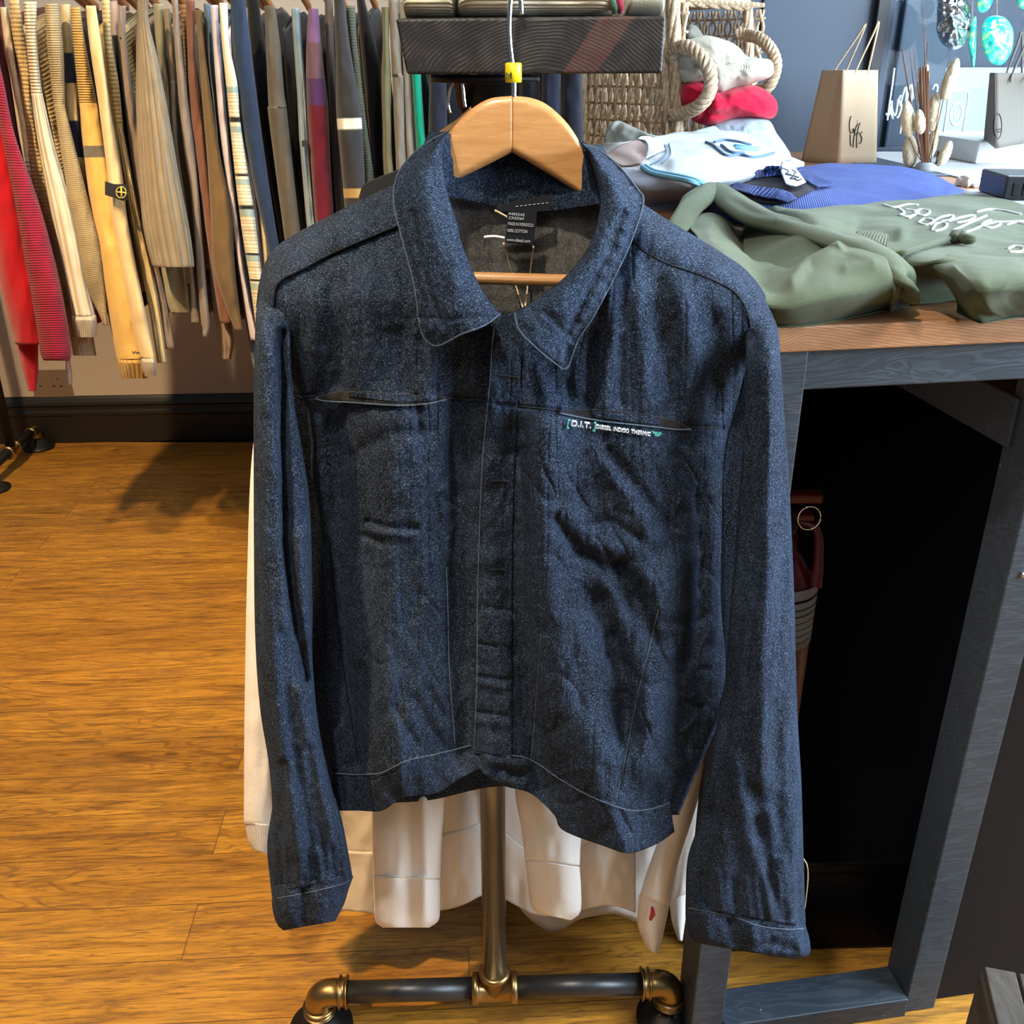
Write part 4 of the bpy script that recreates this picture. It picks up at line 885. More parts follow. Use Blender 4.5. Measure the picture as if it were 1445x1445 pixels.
def drape(name, poly, b, mat, parent, lift=.002, nu=24, nv=24, amp=0, th=.0012):
    """a small patch of cloth lying on another cloth; poly = top row, bottom row"""
    C = coons(poly[0], poly[1], [poly[0][0], poly[1][0]], [poly[0][-1], poly[1][-1]], nu, nv)
    V = np.array([[ray_down(b, x, y) for x, y in r] for r in C]); V[..., 2] += lift + amp * vn(C[..., 0] / 5, C[..., 1] / 4, 3)
    return sheet3(name, V, np.array([0, 0, -th]), mat, parent)
drape('neck_opening', [[(1038,263),(1060,254),(1100,250),(1140,262),(1152,268)], [(1040,272),(1062,285),(1090,290),(1115,288),(1120,284)]], BB_, MAT['hole_shade'], BJm, .003, 40, 20)  # dark patch on the knit in place of a shaded neck hole
drape('neck_rib', [[(1028,262),(1045,249),(1100,242),(1140,246),(1178,265)], [(1038,266),(1058,258),(1100,252),(1128,256),(1153,270)]], BB_, MAT['blue_rib'], BJm, .007, 60, 14, .001)
drape('neck_rib', [[(1030,272),(1062,282),(1095,288),(1110,292)], [(1034,262),(1070,270),(1108,276),(1124,288)]], BB_, MAT['blue_rib'], BJm, .008, 40, 14, .001)
lbl = drape('white_label', [[(1098,244),(1106,240),(1116,238)], [(1108,270),(1120,273),(1136,267)]], BB_, MAT['paperlabel'], BJm, .012, 14, 14)
lbl.data.materials[0] = plain('white_satin_label', (.74, .75, .78), .5)
ls = []
for s in ([(1104,248),(1112,252),(1107,256),(1114,258)], [(1110,256),(1118,260),(1113,263),(1121,264)], [(1116,250),(1122,254),(1118,258),(1126,262)], [(1120,262),(1124,266),(1130,264)]):
    p = spline(s, 14); W = np.array([ray_down(BB_, x, y) for x, y in p]); W[:, 2] += .0135; ls.append(tubepath('s', W, .0011, MAT['ink'], None, 6))
multi('label_script', ls, lbl)
# pale sweatshirt with blue piping
def two_tone(X, Y):
    k = (Y > np.interp(X, [850, 880, 906, 945, 975, 1003, 1010], [232, 236, 240, 256, 263, 273, 400]))[..., None]
    return np.where(k, np.array([.23, .26, .35]), np.array([.47, .52, .57]))
PS = thing('pale_sweatshirt', 'pale blue-white sweatshirt with blue piping folded behind the denim collar', 'sweatshirt', PZ(980, 240, ZT))
pile('body', [[(880,262,.02),(905,285,.012),(940,284,.014),(972,282,.016),(1010,274,.02),(1060,262,.02),(1110,250,.02)],
              [(868,248,.045),(900,262,.045),(935,266,.045),(975,266,.05),(1015,262,.05),(1060,254,.05),(1115,244,.04)],
              [(850,230,.06),(890,238,.06),(930,244,.065),(975,244,.07),(1020,242,.07),(1070,238,.06),(1125,237,.045)],
              [(836,214,.06),(870,212,.075),(905,208,.082),(960,206,.085),(1010,206,.085),(1060,210,.08),(1100,220,.06),(1134,233,.045)],
              [(828,205,.06),(850,206,.075),(880,203,.085),(904,198,.09),(945,191,.092),(989,186,.094),(1042,187,.09),(1068,200,.075),(1100,216,.055),(1134,231,.04)]],
     MAT['pale2'], PS, 190, 130, [([(950,230),(1010,220),(1060,225)], 9, .003), ([(900,215),(925,228),(940,232)], 6, -.004)], 0.0025, 31, colfn=two_tone)
PB = bvh_of([o for o in bpy.data.objects if o.parent == PS and o.name.startswith('body')][0])
drape('neck_opening', [[(852,222),(872,208),(896,200),(904,198)], [(878,236),(893,235),(908,230),(913,212)]], PB, MAT['pinkin'], PS, .003, 30, 20)
drape('neck_rib', [[(904,197),(916,197),(930,203),(938,215)], [(900,200),(910,203),(914,212),(911,228)]], PB, MAT['pale'], PS, .007, 30, 12)
def strokes(name, L, b, mat, parent, r, lift=.002):
    ob = []
    for s in L:
        p = spline(np.array(s, float), 40); W = np.array([ray_down(b, x, y) for x, y in p]); W[:, 2] += lift
        ob.append(tubepath('s', W, r, mat, None, 8))
    return multi(name, ob, parent)
strokes('blue_piping', [[(906,237),(920,246),(945,252),(974,258),(998,268)], [(911,236),(925,244),(950,249),(980,256),(1000,264)]], PB, MAT['piping'], PS, .005)
strokes('neck_seam', [[(938,206),(940,218),(930,228),(918,234)], [(944,204),(946,220),(934,232)]], PB, MAT['piping_d'], PS, .0015)
strokes('chest_piping', [[(996,202),(1006,206),(1015,214),(1026,221),(1045,220),(1060,223),(1075,222),(1092,217)], [(1008,202),(1022,199),(1040,201),(1060,206)], [(1018,206),(1032,216),(1050,217)]], PB, MAT['piping_d'], PS, .0032)
strokes('chest_print', [[(1036,207),(1050,209),(1070,211)], [(1038,210),(1052,212),(1068,213)]], PB, MAT['piping'], PS, .0045)
# grey knit behind it and the pile beside the basket
o = cushion('grey_knit_jumper', [(852,196),(858,178),(872,170),(884,176),(905,186),(945,193),(985,186),(1010,178),(1020,205),(960,215),(880,212),(855,210)], 2.50, .07, MAT['greyknit'], amp=.006, fo=[([(862,200),(870,180),(876,172)], 6, .012), ([(880,182),(940,198)], 8, -.006)]); tag(o, 'grey knitted jumper folded against the foot of the wicker basket', 'jumper')
o = cushion('pale_blue_jumper', [(985,190),(1003,175),(1030,167),(1060,165),(1085,170),(1096,188),(1108,205),(1116,222),(1100,232),(1040,232),(990,222)], 2.62, .08, cloth('pale_blue_cable_knit', (.36, .44, .52)), amp=.006, fo=[([(1000,182),(1050,186),(1095,184)], 6, .012)]); tag(o, 'pale blue cable-knit jumper at the bottom of the pile by the basket', 'jumper')
o = cushion('red_jumper', [(962,118),(985,112),(1010,128),(1040,122),(1062,120),(1082,128),(1096,143),(1096,160),(1086,168),(1060,166),(1035,168),(1008,177),(985,174),(972,164),(960,140)], 2.62, .09, cloth('bright_red_fleece', (.56, .010, .045), mel=.1), amp=.006, fo=[([(1003,130),(1000,150),(992,168)], 5, .02), ([(1004,136),(1014,150)], 6, -.010), ([(1020,160),(1060,150),(1090,158)], 9, .006)]); tag(o, 'bright red folded jumper in the middle of the pile by the basket', 'jumper')
o = cushion('cream_jumper', [(958,60),(978,54),(998,50),(1028,58),(1044,68),(1056,80),(1086,84),(1092,96),(1088,108),(1064,117),(1040,124),(1018,134),(1004,130),(990,118),(962,116),(956,90)], 2.62, .09, cloth('cream_fine_knit', (.60, .58, .48), 'v', 200, .3, mel=.1), amp=.006, fo=[([(965,94),(985,92),(1000,104)], 5, .012), ([(1052,82),(1044,105),(1030,125)], 6, .008), ([(975,75),(1000,66),(1030,74)], 12, -.010)]); tag(o, 'cream knitted jumper on top of the pile by the basket', 'jumper')
o = cushion('grey_scarf', [(962,44),(972,36),(982,36),(990,46),(994,54),(985,62),(964,62)], 2.68, .04, cloth('grey_olive_knit', (.19, .19, .16)), amp=.008); tag(o, 'grey-olive rolled knit tucked at the mouth of the basket', 'scarf')

# ------------------------------------------------------------------ wicker basket
WB = thing('wicker_basket', 'pale wicker basket lying on its side with two rope handles', 'basket', P3(900, 236, 2.8))
A_bl, A_tl = P3(826, 240, 2.85), P3(822, -60, 2.85)      # far end of the side
B_bl, B_tl = P3(958, 232, 2.62), P3(950, -2, 2.62)
C_tr, C_br = P3(1056, 1, 2.90), P3(1060, 232, 2.90)
A_tl[2] = B_tl[2]; A_bl[2] = B_bl[2] = ZT + .002; C_tr[2] = B_tl[2]; C_br[2] = ZT + .002
D_l = A_tl + (C_tr - B_tl)
def wicker_wall(name, p, q, z0, z1, n, parent, flip=1, r=.0056, rows=9):
    p, q = np.array(p[:2]), np.array(q[:2]); L = np.linalg.norm(q - p); u = (q - p) / L; nn = np.array([u[1], -u[0]]) * flip
    ob = []; zz = np.linspace(z0, z1, 70)
    for k in range(n):
        for side in (0, 1):
            ph = math.pi * ((k + side) % 2)
            s = L * (k + .5) / n + .0042 * np.sin(zz * 2 * math.pi * rows / 2 / (z1 - z0) + ph) + .002 * (side * 2 - 1)
            off = .0065 * np.sin(zz * 2 * math.pi * rows / 2 / (z1 - z0) + ph + .6)
            ob.append(tubepath('s', np.stack([p[0] + u[0] * s + nn[0] * off, p[1] + u[1] * s + nn[1] * off, zz], -1), r * .8, MAT['wicker'], None, 6))
    for j in range(rows):
        z = z0 + (z1 - z0) * (j + .5) / rows
        ob.append(tubepath('s', [(p[0], p[1], z), (q[0], q[1], z)], .0034, MAT['wicker'], None, 6))
    return multi(name, ob, parent)
zb_, zt_ = ZT + .01, B_tl[2] - .01
wicker_wall('side_weave', A_bl, B_bl, zb_, zt_, 14, WB, 1)
wicker_wall('side_weave', D_l, C_br, zb_, zt_, 14, WB, -1)
wicker_wall('base_weave', A_bl, D_l, zb_, zt_, 14, WB, -1)
def flat_weave(z, name):
    ob = []
    for k in range(14):
        a = B_bl + (C_br - B_bl) * (k + .5) / 14; b = A_bl + (D_l - A_bl) * (k + .5) / 14
        ob.append(tubepath('s', [(a[0], a[1], z), (b[0], b[1], z)], .006, MAT['wicker'], None, 6))
    return multi(name, ob, WB)
flat_weave(B_tl[2], 'top_weave'); flat_weave(ZT + .007, 'bottom_weave')
def rope(name, pts, r, parent, strands=4, turns=9, n=140, rs=.5):
    p = spline(np.array(pts, float), n); tg = np.gradient(p, axis=0); tg /= np.linalg.norm(tg, axis=1)[:, None]
    nrm = np.cross(tg[0], [.3, .5, .8]); nrm /= np.linalg.norm(nrm); N1 = []
    for k in range(n): nrm = nrm - tg[k] * nrm.dot(tg[k]); nrm /= np.linalg.norm(nrm); N1.append(nrm)
    N1 = np.array(N1); N2 = np.cross(tg, N1); ob = []
    for s in range(strands):
        a = np.linspace(0, turns * 2 * math.pi, n) + s * 2 * math.pi / strands
        ob.append(tubepath('s', p + r * .55 * (np.cos(a)[:, None] * N1 + np.sin(a)[:, None] * N2), r * rs, MAT['wicker'], None, 8))
    return multi(name, ob, parent)
rope('rim', [B_bl, B_bl * .5 + B_tl * .5, B_tl], .016, WB, 5, 1.2)
rope('rim', [B_tl, B_tl * .5 + C_tr * .5, C_tr], .015, WB, 5, 1.2)
rope('rim', [C_tr, C_tr * .5 + C_br * .5, C_br], .013, WB, 5, 1)
rope('corner_post', [A_bl, A_bl * .5 + A_tl * .5, A_tl], .010, WB, 4, 2)
rope('corner_post', [B_bl + [-.02, .01, 0], B_bl * .5 + B_tl * .5 + [-.024, .01, 0], B_tl + [-.02, .01, 0]], .010, WB, 4, 2)
h1 = [P3(x, y, d) for x, y, d in ((947,84,2.62),(955,70,2.60),(968,66,2.56),(985,76,2.53),(998,92,2.515),(1003,112,2.51),(1000,132,2.515),(988,148,2.53),(970,158,2.57),(948,162,2.61))]
rope('handle', h1, .0165, WB, 4, 6)
h2 = [P3(x, y, d) for x, y, d in ((1040,46,2.88),(1056,50,2.86),(1072,54,2.82),(1088,70,2.79),(1095,90,2.78),(1091,110,2.78),(1082,124,2.79),(1066,128,2.83))]
rope('handle', h2, .0155, WB, 4, 6)

# ------------------------------------------------------------------ paper bags, grasses, small box
def paper_bag(fl, fr, bl, br, sl_t, sl_b, mat, label, name='paper_bag', script_=True):
    """front face corners (top left, top right, bottom left, bottom right) and the far top/bottom of the side gusset, as world points"""
    root = thing(name, label, 'bag', (np.array(bl) + np.array(br)) / 2)
    fl, fr, bl, br, st_, sb_ = [np.array(v, float) for v in (fl, fr, bl, br, sl_t, sl_b)]
    rt, rb = st_ + (fr - fl), sb_ + (br - bl)
    def face(a, b, c, d, n=12, crease=0.0, nrm=(0, 0, 0)):
        u = np.linspace(0, 1, n)[None, :, None]; v = np.linspace(0, 1, n)[:, None, None]
        G = (1 - v) * ((1 - u) * a + u * b) + v * ((1 - u) * c + u * d)
        return G + crease * (1 - np.abs(u * 2 - 1)) * (1 - v ** 2) * np.array(nrm)
    nx = (fr - fl); nx = nx / np.linalg.norm(nx)
    inw = (st_ - fl) / np.linalg.norm(st_ - fl); t = .0012
    sheet3('front_face', face(fl, fr, bl, br), inw * t, mat, root)
    sheet3('back_face', face(st_, rt, sb_, rb), -inw * t, mat, root)
    sheet3('side_gusset', face(st_, fl, sb_, bl, 15, .022, nx), nx * t, mat, root)
    sheet3('side_gusset', face(fr, rt, br, rb, 15, .022, -nx), -nx * t, mat, root)
    sheet3('base', face(bl, br, sb_, rb), np.array([0, 0, t]), mat, root)
    return root, fl, fr, st_, rt
d_b = float(PZ(1185, 232, ZT)[1]) - .0
g = lambda x, y, d: P3(x, y, d)
bf = [g(1189, 99, d_b + .02), g(1240, 94, d_b + .05), PZ(1183, 232, ZT + .001), None]
bf[3] = PZ(1237, 230.5, ZT + .001)
stt, sbb = g(1160, 98, d_b + .16), PZ(1131, 226, ZT + .001)
stt[2] = bf[0][2]; bf[1][2] = bf[0][2]
BG, fl_, fr_, st_, rt_ = paper_bag(bf[0], bf[1], bf[2], bf[3], stt, sbb, MAT['kraft'], 'upright kraft paper bag with handwritten-style black script standing at the back of the table')
def handles(root, a, b, up, mat):
    for p, q, k in ((a[0], a[1], 0), (b[0], b[1], 1)):
        m0, m1 = p + (q - p) * .38, p + (q - p) * .72
        tubepath('twisted_handle', [m0 + [0, 0, -.02], m0, m0 * .55 + m1 * .45 + up[k] * .75, m0 * .45 + m1 * .55 + up[k], m0 * .3 + m1 * .7 + up[k] * .8, m1, m1 + [0, 0, -.02]], .0026, mat, root, 8, 60)
handles(BG, (fl_, fr_), (st_, rt_), (np.array([.022, -.004, .115]), np.array([.03, -.06, .112])), MAT['kraft'])
def bag_script(root, S, d, r, mat=None, name='script_lettering'):
    ob = []; b = bvh_of([o for o in root.children if o.name.startswith('front_face')][0])
    for s in S:
        s = np.array(s, float); p = spline(s, 30); W = np.array([ray_down(b, *q) for q in p]); W += (np.array([0, 0, CZ]) - W) * .0006; ob.append(tubepath('s', W, r, mat or MAT['ink'], None, 6))
    return multi(name, ob, root)
dfun = lambda p: d_b + .02 + (p[:, 0] - 1189) / 51 * .03 - (p[:, 1] - 99) / 133 * .02 - .003
bag_script(BG, [[(1201,164),(1199,172),(1199,182),(1201,188),(1204,186),(1204,181)], [(1200,190),(1200,200),(1201,206)], [(1205,182),(1206,189)], [(1209.6,170.5),(1210,171.5)], [(1211,174),(1208,180),(1205,195),(1204,208)], [(1214,173),(1211,182),(1209,196),(1209,209)], [(1207,190),(1212,187)], [(1217,186),(1213.5,189),(1216,194),(1215,201),(1212,202)]], dfun, .0013)
# second bag on the window ledge, built in place of a reflected one
LZ = ZT + .06
d2 = 2.78
rb1 = [g(1404, 103, d2), g(1470, 96, d2 + .05), PZ(1405, 210, LZ), PZ(1470, 198, LZ)]
d2b = float(rb1[2][1])
rb1[0] = g(1404, 103, d2b); rb1[1] = g(1470, 100, d2b + .04); rb1[1][2] = rb1[0][2]
s_t = g(1397, 100, d2b + .10); s_t[2] = rb1[0][2]; s_b = PZ(1388, 196, LZ)
BG2, f2l, f2r, s2t, r2t = paper_bag(rb1[0], rb1[1], rb1[2], rb1[3], s_t, s_b, MAT['kraft_dull'], 'dull grey-brown paper bag standing in for a reflection at the right edge of the window with a small dark emblem')
handles(BG2, (f2l, f2r), (s2t, r2t), (np.array([.012, 0, .125]), np.array([-.005, 0, .09])), MAT['kraft_dull'])
dd2 = lambda p: d2b - .004 + 0 * p[:, 0]
bag_script(BG2, [[(1408 + 5.5 * math.cos(a), 178 + 18 * math.sin(a)) for a in np.linspace(0, 6.28, 20)], [(1405,183),(1413,182)], [(1405,186),(1412,186)]], dd2, .0012, name='emblem')
# ledge
ledge = None
GR = thing('grass_arrangement', 'dried bunny-tail grasses and brown twigs standing behind the blue jumper', 'plant', PZ(1305, 236, ZT))
gb = PZ(1306, 243, ZT); gd = float(gb[1])
MAT['vase'] = plain('clear_grey_vase', (.30, .33, .36), .2)
lathe('vase', [(0, .001), (.026, .001), (.028, .006), (.026, .018), (.018, .024), (.016, .024), (.016, .008), (0, .008)], (gb[0], gb[1], ZT), MAT['vase'], GR, 32)
def tail(c, rx, ry, ang, dz=0.0):
    cx, cy = c; n = 40; nth = 32; t = np.linspace(-1, 1, n); prof = np.sqrt(np.clip(1 - t ** 2, 0, 1)) * (1 - .15 * t)
    d = gd + dz; base = P3(cx, cy, d); m = np.linalg.norm(P3(cx + 10, cy, d) - base) / 10
    th = np.linspace(0, 2 * np.pi, nth, endpoint=False)
    fz = 1 + .10 * np.array([[random.uniform(-1, 1) for _ in th] for _ in t])
    ca, sa = math.cos(ang), math.sin(ang); ax_ = np.array([sa, 0, ca]); sd = np.array([ca, 0, -sa])
    V = base + (t * ry * m)[:, None, None] * ax_ + (prof[:, None] * fz * rx * m)[..., None] * (np.cos(th)[None, :, None] * sd + np.sin(th)[None, :, None] * np.array([0, 1, 0]))
    o = tube3('bunny_tail', V, MAT['tail'], GR)
    bot = base - ax_ * ry * m
    foot = np.array([gb[0] + random.uniform(-.008, .008), gb[1], ZT + .01])
    tubepath('stem', [bot, bot * .5 + foot * .5 + np.array([.3 * (bot[0] - foot[0]) * .3, 0, 0]), foot], .0012, MAT['twig'], o, 6, 24)
for c, rx, ry, a, dz in (((1341,112), 9.5, 28, .18, .0), ((1281,168), 9, 25, -.25, -.03), ((1317,158), 8.5, 26, -.05, .02), ((1298,172), 7, 17, -.25, -.05), ((1284,213), 9.5, 23, -.18, .03), ((1334,216), 7.5, 17, .3, -.02), ((1303,118), 7, 26, .0, .05), ((1317,200), 6, 22, .05, .04)):
    tail(c, rx, ry, a, dz)
for i, (tx, ty, bx, w) in enumerate(((1302,0,1306,.0011), (1273,70,1303,.0022), (1289,69,1305,.0012), (1284,72,1304,.0012), (1340,78,1312,.0012), (1309,60,1307,.0014), (1305,40,1306,.0012), (1296,96,1302,.0015), (1299,95,1305,.0034), (1303,94,1307,.0034), (1307,95,1309,.0032), (1310,100,1309,.0030), (1300,130,1304,.003), (1324,213,1319,.0034))):
    top = P3(tx, ty, gd + random.uniform(-.02, .02)); ft = np.array([P3(bx, 236, gd)[0], gd, ZT + .01])
    tubepath('twig', [top, top * .5 + ft * .5 + [random.uniform(-.004, .004), 0, 0], ft], [w * .7, w, w], MAT['twig'], GR, 6, 20)
SB = thing('card_reader', 'small black box with two slots lying at the right edge of the table', 'box', PZ(1430, 290, ZT + .0))
zb0 = ZT + .05; q = PZ(1415, 282, zb0); dq = float(q[1]); top = P3(1409, 248, dq)
w_ = .16; hh = float(top[2] - zb0)
bx = box('case', (q[0], dq, zb0), (q[0] + w_, dq + .12, zb0 + hh), MAT['black_plastic'], SB, R(-6), tuple(q), .003)
for k, (a, b) in enumerate(((.012, .022), (.027, .033))):
    box('slot', (q[0] + a, dq - .0015, zb0 + .006), (q[0] + b, dq + .004, zb0 + hh * .72), MAT['hole_shade'], SB, R(-6), tuple(q), .0008)
bk = tag(box('folded_cloth', (q[0] - .02, dq - .005, ZT + .001), (q[0] + w_ + .05, dq + .16, zb0 - .0005), MAT['pale'], None, R(-6), tuple(q), .015, 4), 'pale folded cloth under the small black box', 'cloth')

# ------------------------------------------------------------------ clothes rail on the left
def rows_LR(p):
    p = sorted(p); return [(xl, y) for y, xl, xr in p], [(xr, y) for y, xl, xr in p]
RAILD = 2.62
def body_slab(X, dn, df, z_sh, z_hem, w, mat, parent, seed, lean=0.0):
    nv, ns = 40, 40; v = np.linspace(0, 1, nv)[:, None]; th = np.linspace(0, 2 * np.pi, ns, endpoint=False)[None]
    mid = (dn + df) / 2; hl = (df - dn) / 2
    e = np.sign(np.cos(th)) * np.abs(np.cos(th)) ** .6
    Y = mid + hl * (.97 + .03 * np.cos(v * 6)) * e
    sh = np.abs(Y - mid) / hl
    ztop = z_sh + .035 - .05 * sh ** 1.5
    Z = ztop + (z_hem - ztop) * v
    Xv = X + lean * v + w / 2 * np.sin(th) * (.35 + .65 * np.sin(np.clip(v * 3, 0, 1) * np.pi / 2)) + .010 * np.sin(Y * 22 + seed) * v + .008 * vn(Y * 14 + 0 * v, Z * 5, seed) * np.minimum(v * 3, 1)
    return tube3('body', np.stack([Xv, Y, Z], -1), mat, parent)
TIP = None
def hanger_proto():
    root = thing('clothes_hanger', 'proto', 'hanger', (0, RAILD, 1.45))
    n = 40; t = np.linspace(-1, 1, n); y = RAILD + t * .235; z = 1.505 - .055 * np.abs(t) ** 1.3 - .012 * (t == 99)
    h = .014 - .004 * np.abs(t); w = .007
    th = np.linspace(0, 2 * np.pi, 16, endpoint=False); e = lambda v: np.sign(v) * np.abs(v) ** .6
    V = np.stack([np.stack([w * e(np.cos(th)), 0 * th + y[k], z[k] + h[k] * e(np.sin(th))], -1) for k in range(n)])
    tube3('hanger_arm', V, MAT['tipwood'], root)
    a = np.linspace(-.5, 3.7, 30)
    tubepath('hook', [(0, RAILD, 1.512), (0, RAILD, 1.55), (0, RAILD + .004, 1.565)] + [(0, RAILD + .022 * math.sin(q), 1.592 - .022 * math.cos(q)) for q in np.linspace(.3, 4.6, 24)], .0016, MAT['chrome'], root, 8)
    return root
HP = hanger_proto(); hp_used = [False]
def hang(x_px, label):
    """a hanger for the garment seen at place x near the top of the picture"""
    X = float(P3(x_px, 6, RAILD - .235)[0])
    if not hp_used[0]: o = HP; hp_used[0] = True
    else:
        o = HP.copy(); COL.objects.link(o)
        for ch in list(HP.children):
            c = ch.copy(); COL.objects.link(c); c.parent = o
    o.location = (X, RAILD, 1.45); o['label'] = label; o['group'] = 'wooden hangers on the clothes rail'
    return o
NG = [0]
def garment(name, label, cat, parts, body=None, hanger=None):
    """parts: (part name, rows (y, left x, right x), distance, material[, colour bands]); body: (material, hem y, width, d0, d1)"""
    NG[0] += 1; sd = NG[0]
    p0 = sorted(parts[0][1]); 
    root = thing(name, label, cat, P3((p0[0][1] + p0[0][2]) / 2, p0[-1][0], parts[0][2]))
    for pt in parts:
        nm, rw, d, mat = pt[:4]; L, Q = rows_LR(rw); nv, nt = 110, 56
        col = None
        Ls, Rs = spline(L, nv), spline(Q, nv); y = (Ls[:, 1] + Rs[:, 1]) / 2
        if len(pt) > 4 and pt[4]:
            base, bands = pt[4]; nv = 260; Ls, Rs = spline(L, nv), spline(Q, nv); y = (Ls[:, 1] + Rs[:, 1]) / 2
            c = np.tile(np.array(base, float), (nv, nt, 1))
            for a, b, cc in bands: c[(y >= a) & (y < b)] = cc
            col = c
        th = np.linspace(0, 2 * np.pi, nt, endpoint=False)[None]; c_, s_ = np.cos(th), np.sin(th)
        mid = (Ls + Rs) / 2; hw = (Rs - Ls) / 2; v = np.linspace(0, 1, nv)[:, None]
        X = mid[:, :1] + hw[:, :1] * np.sign(c_) * np.abs(c_) ** .8
        Y = mid[:, 1:] + hw[:, 1:] * c_
        rad = np.clip(hw[:, :1] * 2.1 / F * 1.5, .02, .055) * (.55 + .45 * np.sin(np.clip(v * 4, 0, 1) * np.pi / 2))
        D = d + .02 * v - rad * s_ + np.where(s_ > -.3, .006 * vn(X / 17, Y / 70, sd) + .003 * vn(X / 7, Y / 22, sd + 1), 0)
        V = P3(X, Y, D)
        tube3(nm, V, mat, root, col=col)
    if body:
        mat, yh, w, d0, d1 = body
        t = P3((p0[0][1] + p0[0][2]) / 2, max(p0[0][0], 4), parts[0][2])
        zh = float(P3(700, yh, d0 + .1)[2])
        body_slab(float(t[0]), d0, d1, float(t[2]) - .03, zh, w * .6, mat, root, sd)
    if hanger is not None: hang(hanger, 'orange-brown wooden hanger under the ' + label.split(' with ')[0].split(' hanging ')[0])
    return root
K = {}
def kc(n, c, rib=None, fr=150, amp=.7, **k): K[n] = cloth('knit_' + n, c, rib, fr, amp, **k); return K[n]
kc('crimson', (.27, .010, .032), 'v', 180, 0.61); kc('red', (.36, .003, .009)); kc('maroon', (.085, .024, .032)); kc('cream', (.60, .52, .36)); kc('ochre', (.50, .37, .17), 'v', 114, 0.50); kc('cable', (.66, .58, .43), 'u', 62, 1.2)
kc('khaki_v', (.40, .315, .165), 'v', 210, .5); kc('cable_v', (.60, .50, .34), 'v', 150, .6); kc('mustard_v', (.56, .36, .11), 'v', 190, .6); kc('straw_u', (.58, .45, .22), 'u', 110, .7); kc('khaki', (0.34, 0.2677, 0.1403), 'v', 228, 0.22); kc('mustard', (.60, .385, .11)); kc('mustard_r', (.55, .33, .08), 'u', 90, 1.); kc('sand', (.66, .49, .25)); kc('straw', (.58, .45, .22), 'v', 114, 0.44)
kc('mauve', (0.272, 0.2, 0.152), 'u', 80, .8); kc('taupe', (0.2592, 0.2052, 0.1296), 'u', 78, 1.3); kc('sage', (0.27, 0.2475, 0.165)); kc('olivetaupe', (0.192, 0.152, 0.096)); kc('greymauve', (0.2176, 0.1768, 0.1428)); kc('rust', (0.24, 0.12, 0.04), 'v', 114, 0.50)
kc('brick', (0.162, 0.069, 0.045)); kc('brown', (0.132, 0.084, 0.036)); kc('teal', (.12, .20, .24), 'v', 171, 0.39); kc('lilac', (.60, .55, .64)); kc('slate', (0.08, 0.12, 0.16)); kc('navy', (0.0144, 0.0288, 0.063)); kc('black', (.006, .006, .008)); kc('dtaupe', (0.0825, 0.0715, 0.055)); kc('ice', (0.221, 0.306, 0.357), 'u', 110, .9)
kc('purple', (.10, .03, .10), attr=True); kc('darktaupe', (0.07, 0.056, 0.049)); kc('char', (.05, .05, .052), attr=True, mel=.5); kc('olive2', (0.091, 0.098, 0.07), 'v', 171, 0.33); kc('moss2', (0.119, 0.1155, 0.063), 'u', 60, .8); kc('tan2', (0.156, 0.1365, 0.1105)); kc('grey2', (0.21, 0.203, 0.182)); kc('emerald', (0, 0.216, 0.136)); kc('stripe', (1, 1, 1), attr=True); kc('ink', (.006, .008, .016)); kc('creamrib', (.66, .58, .43), 'u', 210, 1.)
kc('dusky', (.40, .29, .23))
G = garment
DN, DF = 2.40, 2.86
G('red_jumper', 'bright red jumper at the far left of the clothes rail', 'jumper', [('sleeve', [(0,-60,-30),(130,-34,-2),(250,-22,24),(350,-10,42),(420,4,54),(486,22,60)], 2.30, K['red']), ('cuff', [(420,6,50),(450,12,54),(500,26,54),(530,34,54),(552,40,51)], 2.36, K['red'])], (K['red'], 470, .05, DN, DF))
G('crimson_cardigan', 'crimson cardigan with horizontal ribbed sleeve near the left end of the rail', 'cardigan', [('sleeve', [(0,-40,-22),(105,-12,3),(190,2,21),(280,20,53),(350,32,73),(410,43,87),(470,53,98),(500,57,101),(509,62,98)], 2.24, K['crimson'])], None)
G('maroon_jumper', 'dark maroon jumper showing beside the crimson sleeve', 'jumper', [('sleeve', [(-10,-14,4),(60,-10,16),(150,-5,32),(240,12,50),(300,20,58),(400,36,72)], 2.40, K['maroon'])], (K['maroon'], 440, .05, 2.44, DF))
wb = (.66, .62, .52); bk_ = (.012, .012, .016)
G('striped_cream_top', 'slim cream top with thin black stripes low on its sleeve', 'top', [('sleeve', [(10,0,11),(60,6,18),(120,16,28),(200,28,43),(260,41,54),(320,52,67),(400,66,82)], 2.36, K['stripe'], ((.60, .52, .36), [(222, 420, (.72, .70, .66))] + [(y, y + 2.2, bk_) for y in (228, 234, 241, 247, 281, 287, 292, 326, 331, 336)]))], (K['cream'], 420, .045, DN, DF), 6)
G('ochre_ribbed_jumper', 'ochre cream raglan jumper left of the cream cable knit', 'jumper', [('sleeve', [(0,12,27),(40,16,33),(100,26,43),(135,30,45),(190,37,52),(250,44,66),(350,64,92),(430,80,110)], 2.35, K['ochre'])], (K['ochre'], 430, .05, DN, DF), 20)
G('cream_cable_jumper', 'cream cable-knit jumper with deep ribbed cuff above the wall socket', 'jumper', [('sleeve_top', [(2,33,52),(50,36,52),(110,42,57),(136,44,61)], 2.298, K['cable_v']), ('sleeve', [(133,44,60),(140,45,62),(200,53,76),(300,72,105),(400,93,124),(446,101,135)], 2.30, K['cable']), ('cuff', [(445,100,136),(460,101,137),(476,103,136)], 2.31, K['creamrib'])], (K['cream'], 445, .055, DN, DF), 48)
